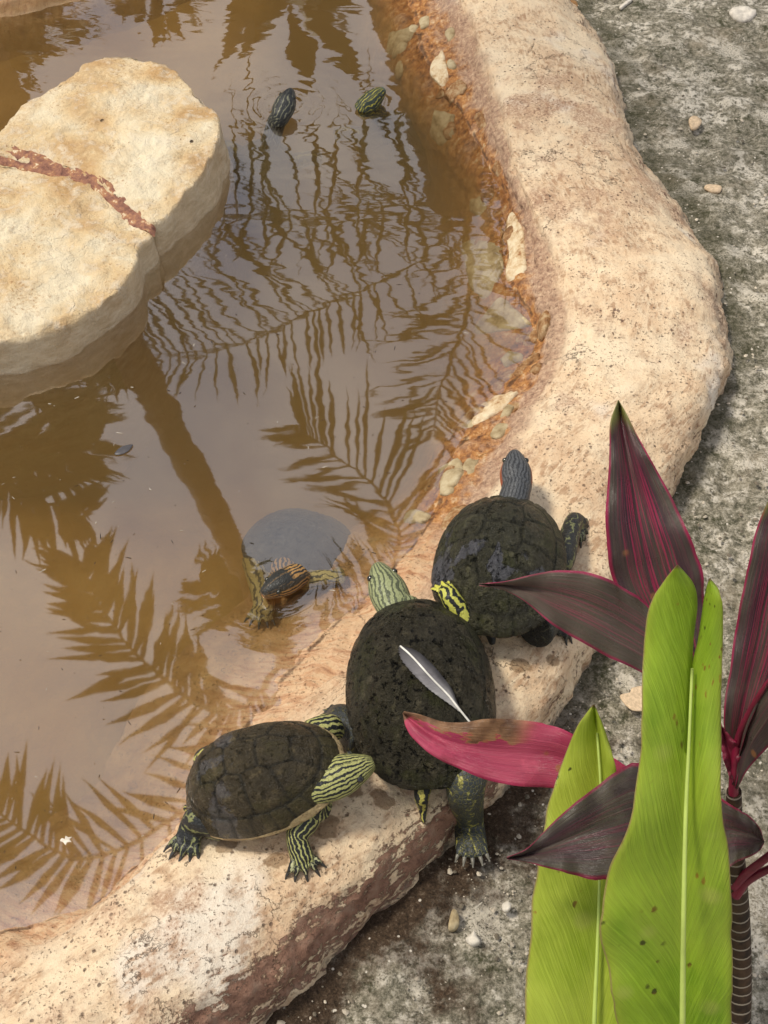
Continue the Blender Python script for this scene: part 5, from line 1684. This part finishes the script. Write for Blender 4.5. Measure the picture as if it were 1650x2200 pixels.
bush('tall dense bush behind the far bank of the pond', Vector((-2.2, 6.0, Z0)), 1.10, 2.05, 2400, 61)
bush('round bush beside the tall one behind the far bank', Vector((-1.22, 6.3, Z0)), 0.42, 1.95, 700, 62)
bush('narrow bush with long pointed leaves behind the far bank', Vector((-0.50, 6.1, Z0)), 0.30, 1.80, 110, 63, 0.36)

# ------------------------------------------------------------------ small things lying about
def chip(name, outline, thick, mat, lab, cat, onto=None, seed=0, bend=0.0):
    pl = np.array(outline, float)
    b = cr(pl, 30, closed=True)
    c = b.mean(0)
    cz = Z0 + 0.006
    v = []
    for s, z in ((0.96, 0.0), (1.0, thick * 0.5), (0.93, thick), (0.5, thick * 1.12), (0.1, thick * 1.15)):
        for q in c + (b - c) * s:
            h = onto(q[0], q[1]).z if onto else cz
            p_ = P(q[0], q[1], h)
            v.append((p_.x, p_.y, h + z + bend * (s ** 2)))
    v = np.array(v)
    v[:, 2] += fbm(v, 90, 2, seed) * thick * 0.25
    o0 = Vector(v.mean(0))
    v -= np.array(o0)
    f = [(i * 30 + j, i * 30 + (j + 1) % 30, (i + 1) * 30 + (j + 1) % 30, (i + 1) * 30 + j) for i in range(4) for j in range(30)]
    f += [tuple(range(29, -1, -1)), tuple(4 * 30 + j for j in range(30))]
    o = mesh_obj(name, v, f, mat)
    o.location = o0
    return tag(o, lab, cat)


M_TAN = plain('dry_tan', (0.62, 0.47, 0.31), 0.8, 0.2, 0.25, 220)
M_WHT = plain('white_stone', (0.70, 0.64, 0.54), 0.85, 0.2, 0.25, 90)
M_BRN = plain('dry_leaf', (0.26, 0.14, 0.055), 0.7, 0.3, 0.35, 60)
chip('dry_leaf_scrap', [(1330, 1500), (1352, 1492), (1358, 1482), (1395, 1480), (1400, 1520), (1375, 1532), (1352, 1528)], 0.003, M_TAN, 'pale tan scrap of dry leaf lying beside the green leaf', 'leaf scrap', seed=1, bend=0.004)
chip('pebble', [(1480, 258), (1492, 253), (1507, 262), (1500, 276), (1486, 282), (1480, 270)], 0.006, M_TAN, 'smooth tan pebble lying on the mossy pavement', 'pebble', seed=2)
chip('white_rock', [(1565, 30), (1585, 23), (1618, 27), (1622, 38), (1600, 52), (1575, 46)], 0.012, M_WHT, 'angular white stone lying on the dark pavement', 'stone', seed=3)
chip('fallen_leaf', [(1216, 12), (1225, 6), (1238, 10), (1240, 20), (1228, 25), (1219, 22)], 0.003, M_BRN, 'small curled brown leaf against the outer foot of the rim', 'leaf', seed=4, bend=0.006)
chip('bone_twig', [(1330, 18), (1346, 6), (1358, 0), (1356, 6), (1345, 14), (1334, 22)], 0.006, M_WHT, 'short pale stick on the pavement above the pebble', 'stick', seed=5)
chip('white_rock', [(1000, 2022), (1012, 2012), (1018, 2005), (1026, 2020), (1030, 2030), (1015, 2036), (1004, 2030)], 0.012, M_WHT, 'knobbly white stone chip on the dark humus below the rim', 'stone', seed=6)
chip('white_rock', [(965, 1978), (972, 1958), (984, 1968), (986, 1990), (975, 2002), (963, 2000)], 0.010, M_STAIN, 'mossy grey-white stone chip beside the knobbly one', 'stone', seed=7)
chip('white_rock', [(1078, 1948), (1090, 1942), (1098, 1950), (1090, 1962), (1080, 1960)], 0.010, M_WHT, 'small round pale stone close to the lime green leaf', 'stone', seed=8)
chip('tan_flake', [(1512, 404), (1530, 400), (1549, 406), (1545, 416), (1525, 416)], 0.006, M_TAN, 'flat tan flake of stone near the bulge of the rim', 'stone', seed=9)

zw = lambda a, b: Vector((0, 0, 0.0008))
M_GREYLEAF = plain('wet_grey_leaf', (0.075, 0.07, 0.075), 0.4, 0.5)
chip('floating_leaf', [(246, 976), (258, 962), (275, 956), (286, 957), (276, 970), (258, 978)], 0.0015, M_GREYLEAF, 'narrow grey leaf floating on the open water', 'leaf', zw, 11)
chip('floating_fluff', [(129, 1807), (133, 1801), (139, 1803), (141, 1796), (147, 1799), (155, 1798), (150, 1804), (154, 1809), (145, 1810), (141, 1816), (136, 1810)], 0.001, M_WHT, 'white tuft of fluff floating by the lower bank', 'fluff', zw, 12)

# loose grit on the pavement and specks on the water: nobody could count them
def scatter(name, label, pts, size, mat, flat=False, seed=5):
    rs = np.random.default_rng(seed)
    v, f = [], []
    for p_, s_ in zip(pts, size):
        b = len(v)
        a = rs.random() * 6.28
        el = 1 + (2.2 * rs.random() ** 2 if flat else 0.6 * rs.random())
        ca, sa = math.cos(a), math.sin(a)
        n_ = 6
        for k in range(n_):
            an = 6.2832 * k / n_
            rr = s_ * (0.75 + 0.5 * rs.random())
            x, y = math.cos(an) * rr * el, math.sin(an) * rr * (0.35 if flat else 1)
            v.append((p_[0] + x * ca - y * sa, p_[1] + x * sa + y * ca, p_[2]))
        v.append((p_[0], p_[1], p_[2] + (0.0007 if flat else s_ * 0.75)))
        f += [(b + k, b + (k + 1) % n_, b + n_) for k in range(n_)]
    o = mesh_obj(name, v, f, mat, smooth=False)
    return tag(o, label, 'debris' if flat else 'grit', kind='stuff')


gpts, gs = [], []
tree_g = BVHTree.FromPolygons([Vector(q) for q in gp[np.ix_(range(len(gp)))]][:0] or [Vector((-5, -5, Z0)), Vector((5, -5, Z0)), Vector((5, 5, Z0)), Vector((-5, 5, Z0))], [(0, 1, 2, 3)])
for _ in range(5200):
    px, py = rng.uniform(600, 1680), rng.uniform(-20, 2230)
    q = P(px, py, Z0 + 0.003)
    loc, *_x = rim_bvh.ray_cast(Vector((q.x, q.y, 0.5)), Vector((0, 0, -1)))
    if loc is not None and loc.z > Z0 - 0.002:
        continue
    if inside_poly(np.array([[q.x, q.y]]), crest_xy[::12])[0]:
        continue
    gpts.append((q.x, q.y, Z0 + 0.002 + 0.002 * rng.random()))
    gs.append(0.0008 + 0.0030 * rng.random() ** 5)
h_ = len(gpts) // 2
M_GRIT = plain('pale_grit', (0.48, 0.42, 0.33), 0.9, 0.2, 0.5, 25)
M_GRIT2 = plain('dark_grit', (0.16, 0.135, 0.10), 0.9, 0.2, 0.5, 25)
scatter('loose_grit', 'pale loose grit strewn over the mossy pavement', gpts[:h_], gs[:h_], M_GRIT)
scatter('dark_grit', 'darker loose grit strewn over the mossy pavement', gpts[h_:], gs[h_:], M_GRIT2, seed=6)
wpts, wsz = [], []
for _ in range(420):
    px, py = rng.uniform(0, 1050), rng.uniform(480, 1960)
    q = P(px, py, 0.0)
    loc, *_x = rim_bvh.ray_cast(Vector((q.x, q.y, 0.5)), Vector((0, 0, -1)))
    if loc is not None and loc.z > -0.004:
        continue
    if px < 350 and py < 800:
        continue
    wpts.append((q.x, q.y, 0.0006))
    wsz.append(0.0006 + 0.0022 * rng.random() ** 3)
hw_ = int(len(wpts) * 0.7)
scatter('floating_specks', 'dark specks and plant bits floating on the pond', wpts[:hw_], wsz[:hw_], plain('wet_bits', (0.035, 0.028, 0.022), 0.5), True, 8)
scatter('pale_specks', 'pale specks of seed fluff floating on the pond', wpts[hw_:], wsz[hw_:], plain('pale_bits', (0.50, 0.46, 0.38), 0.7), True, 9)
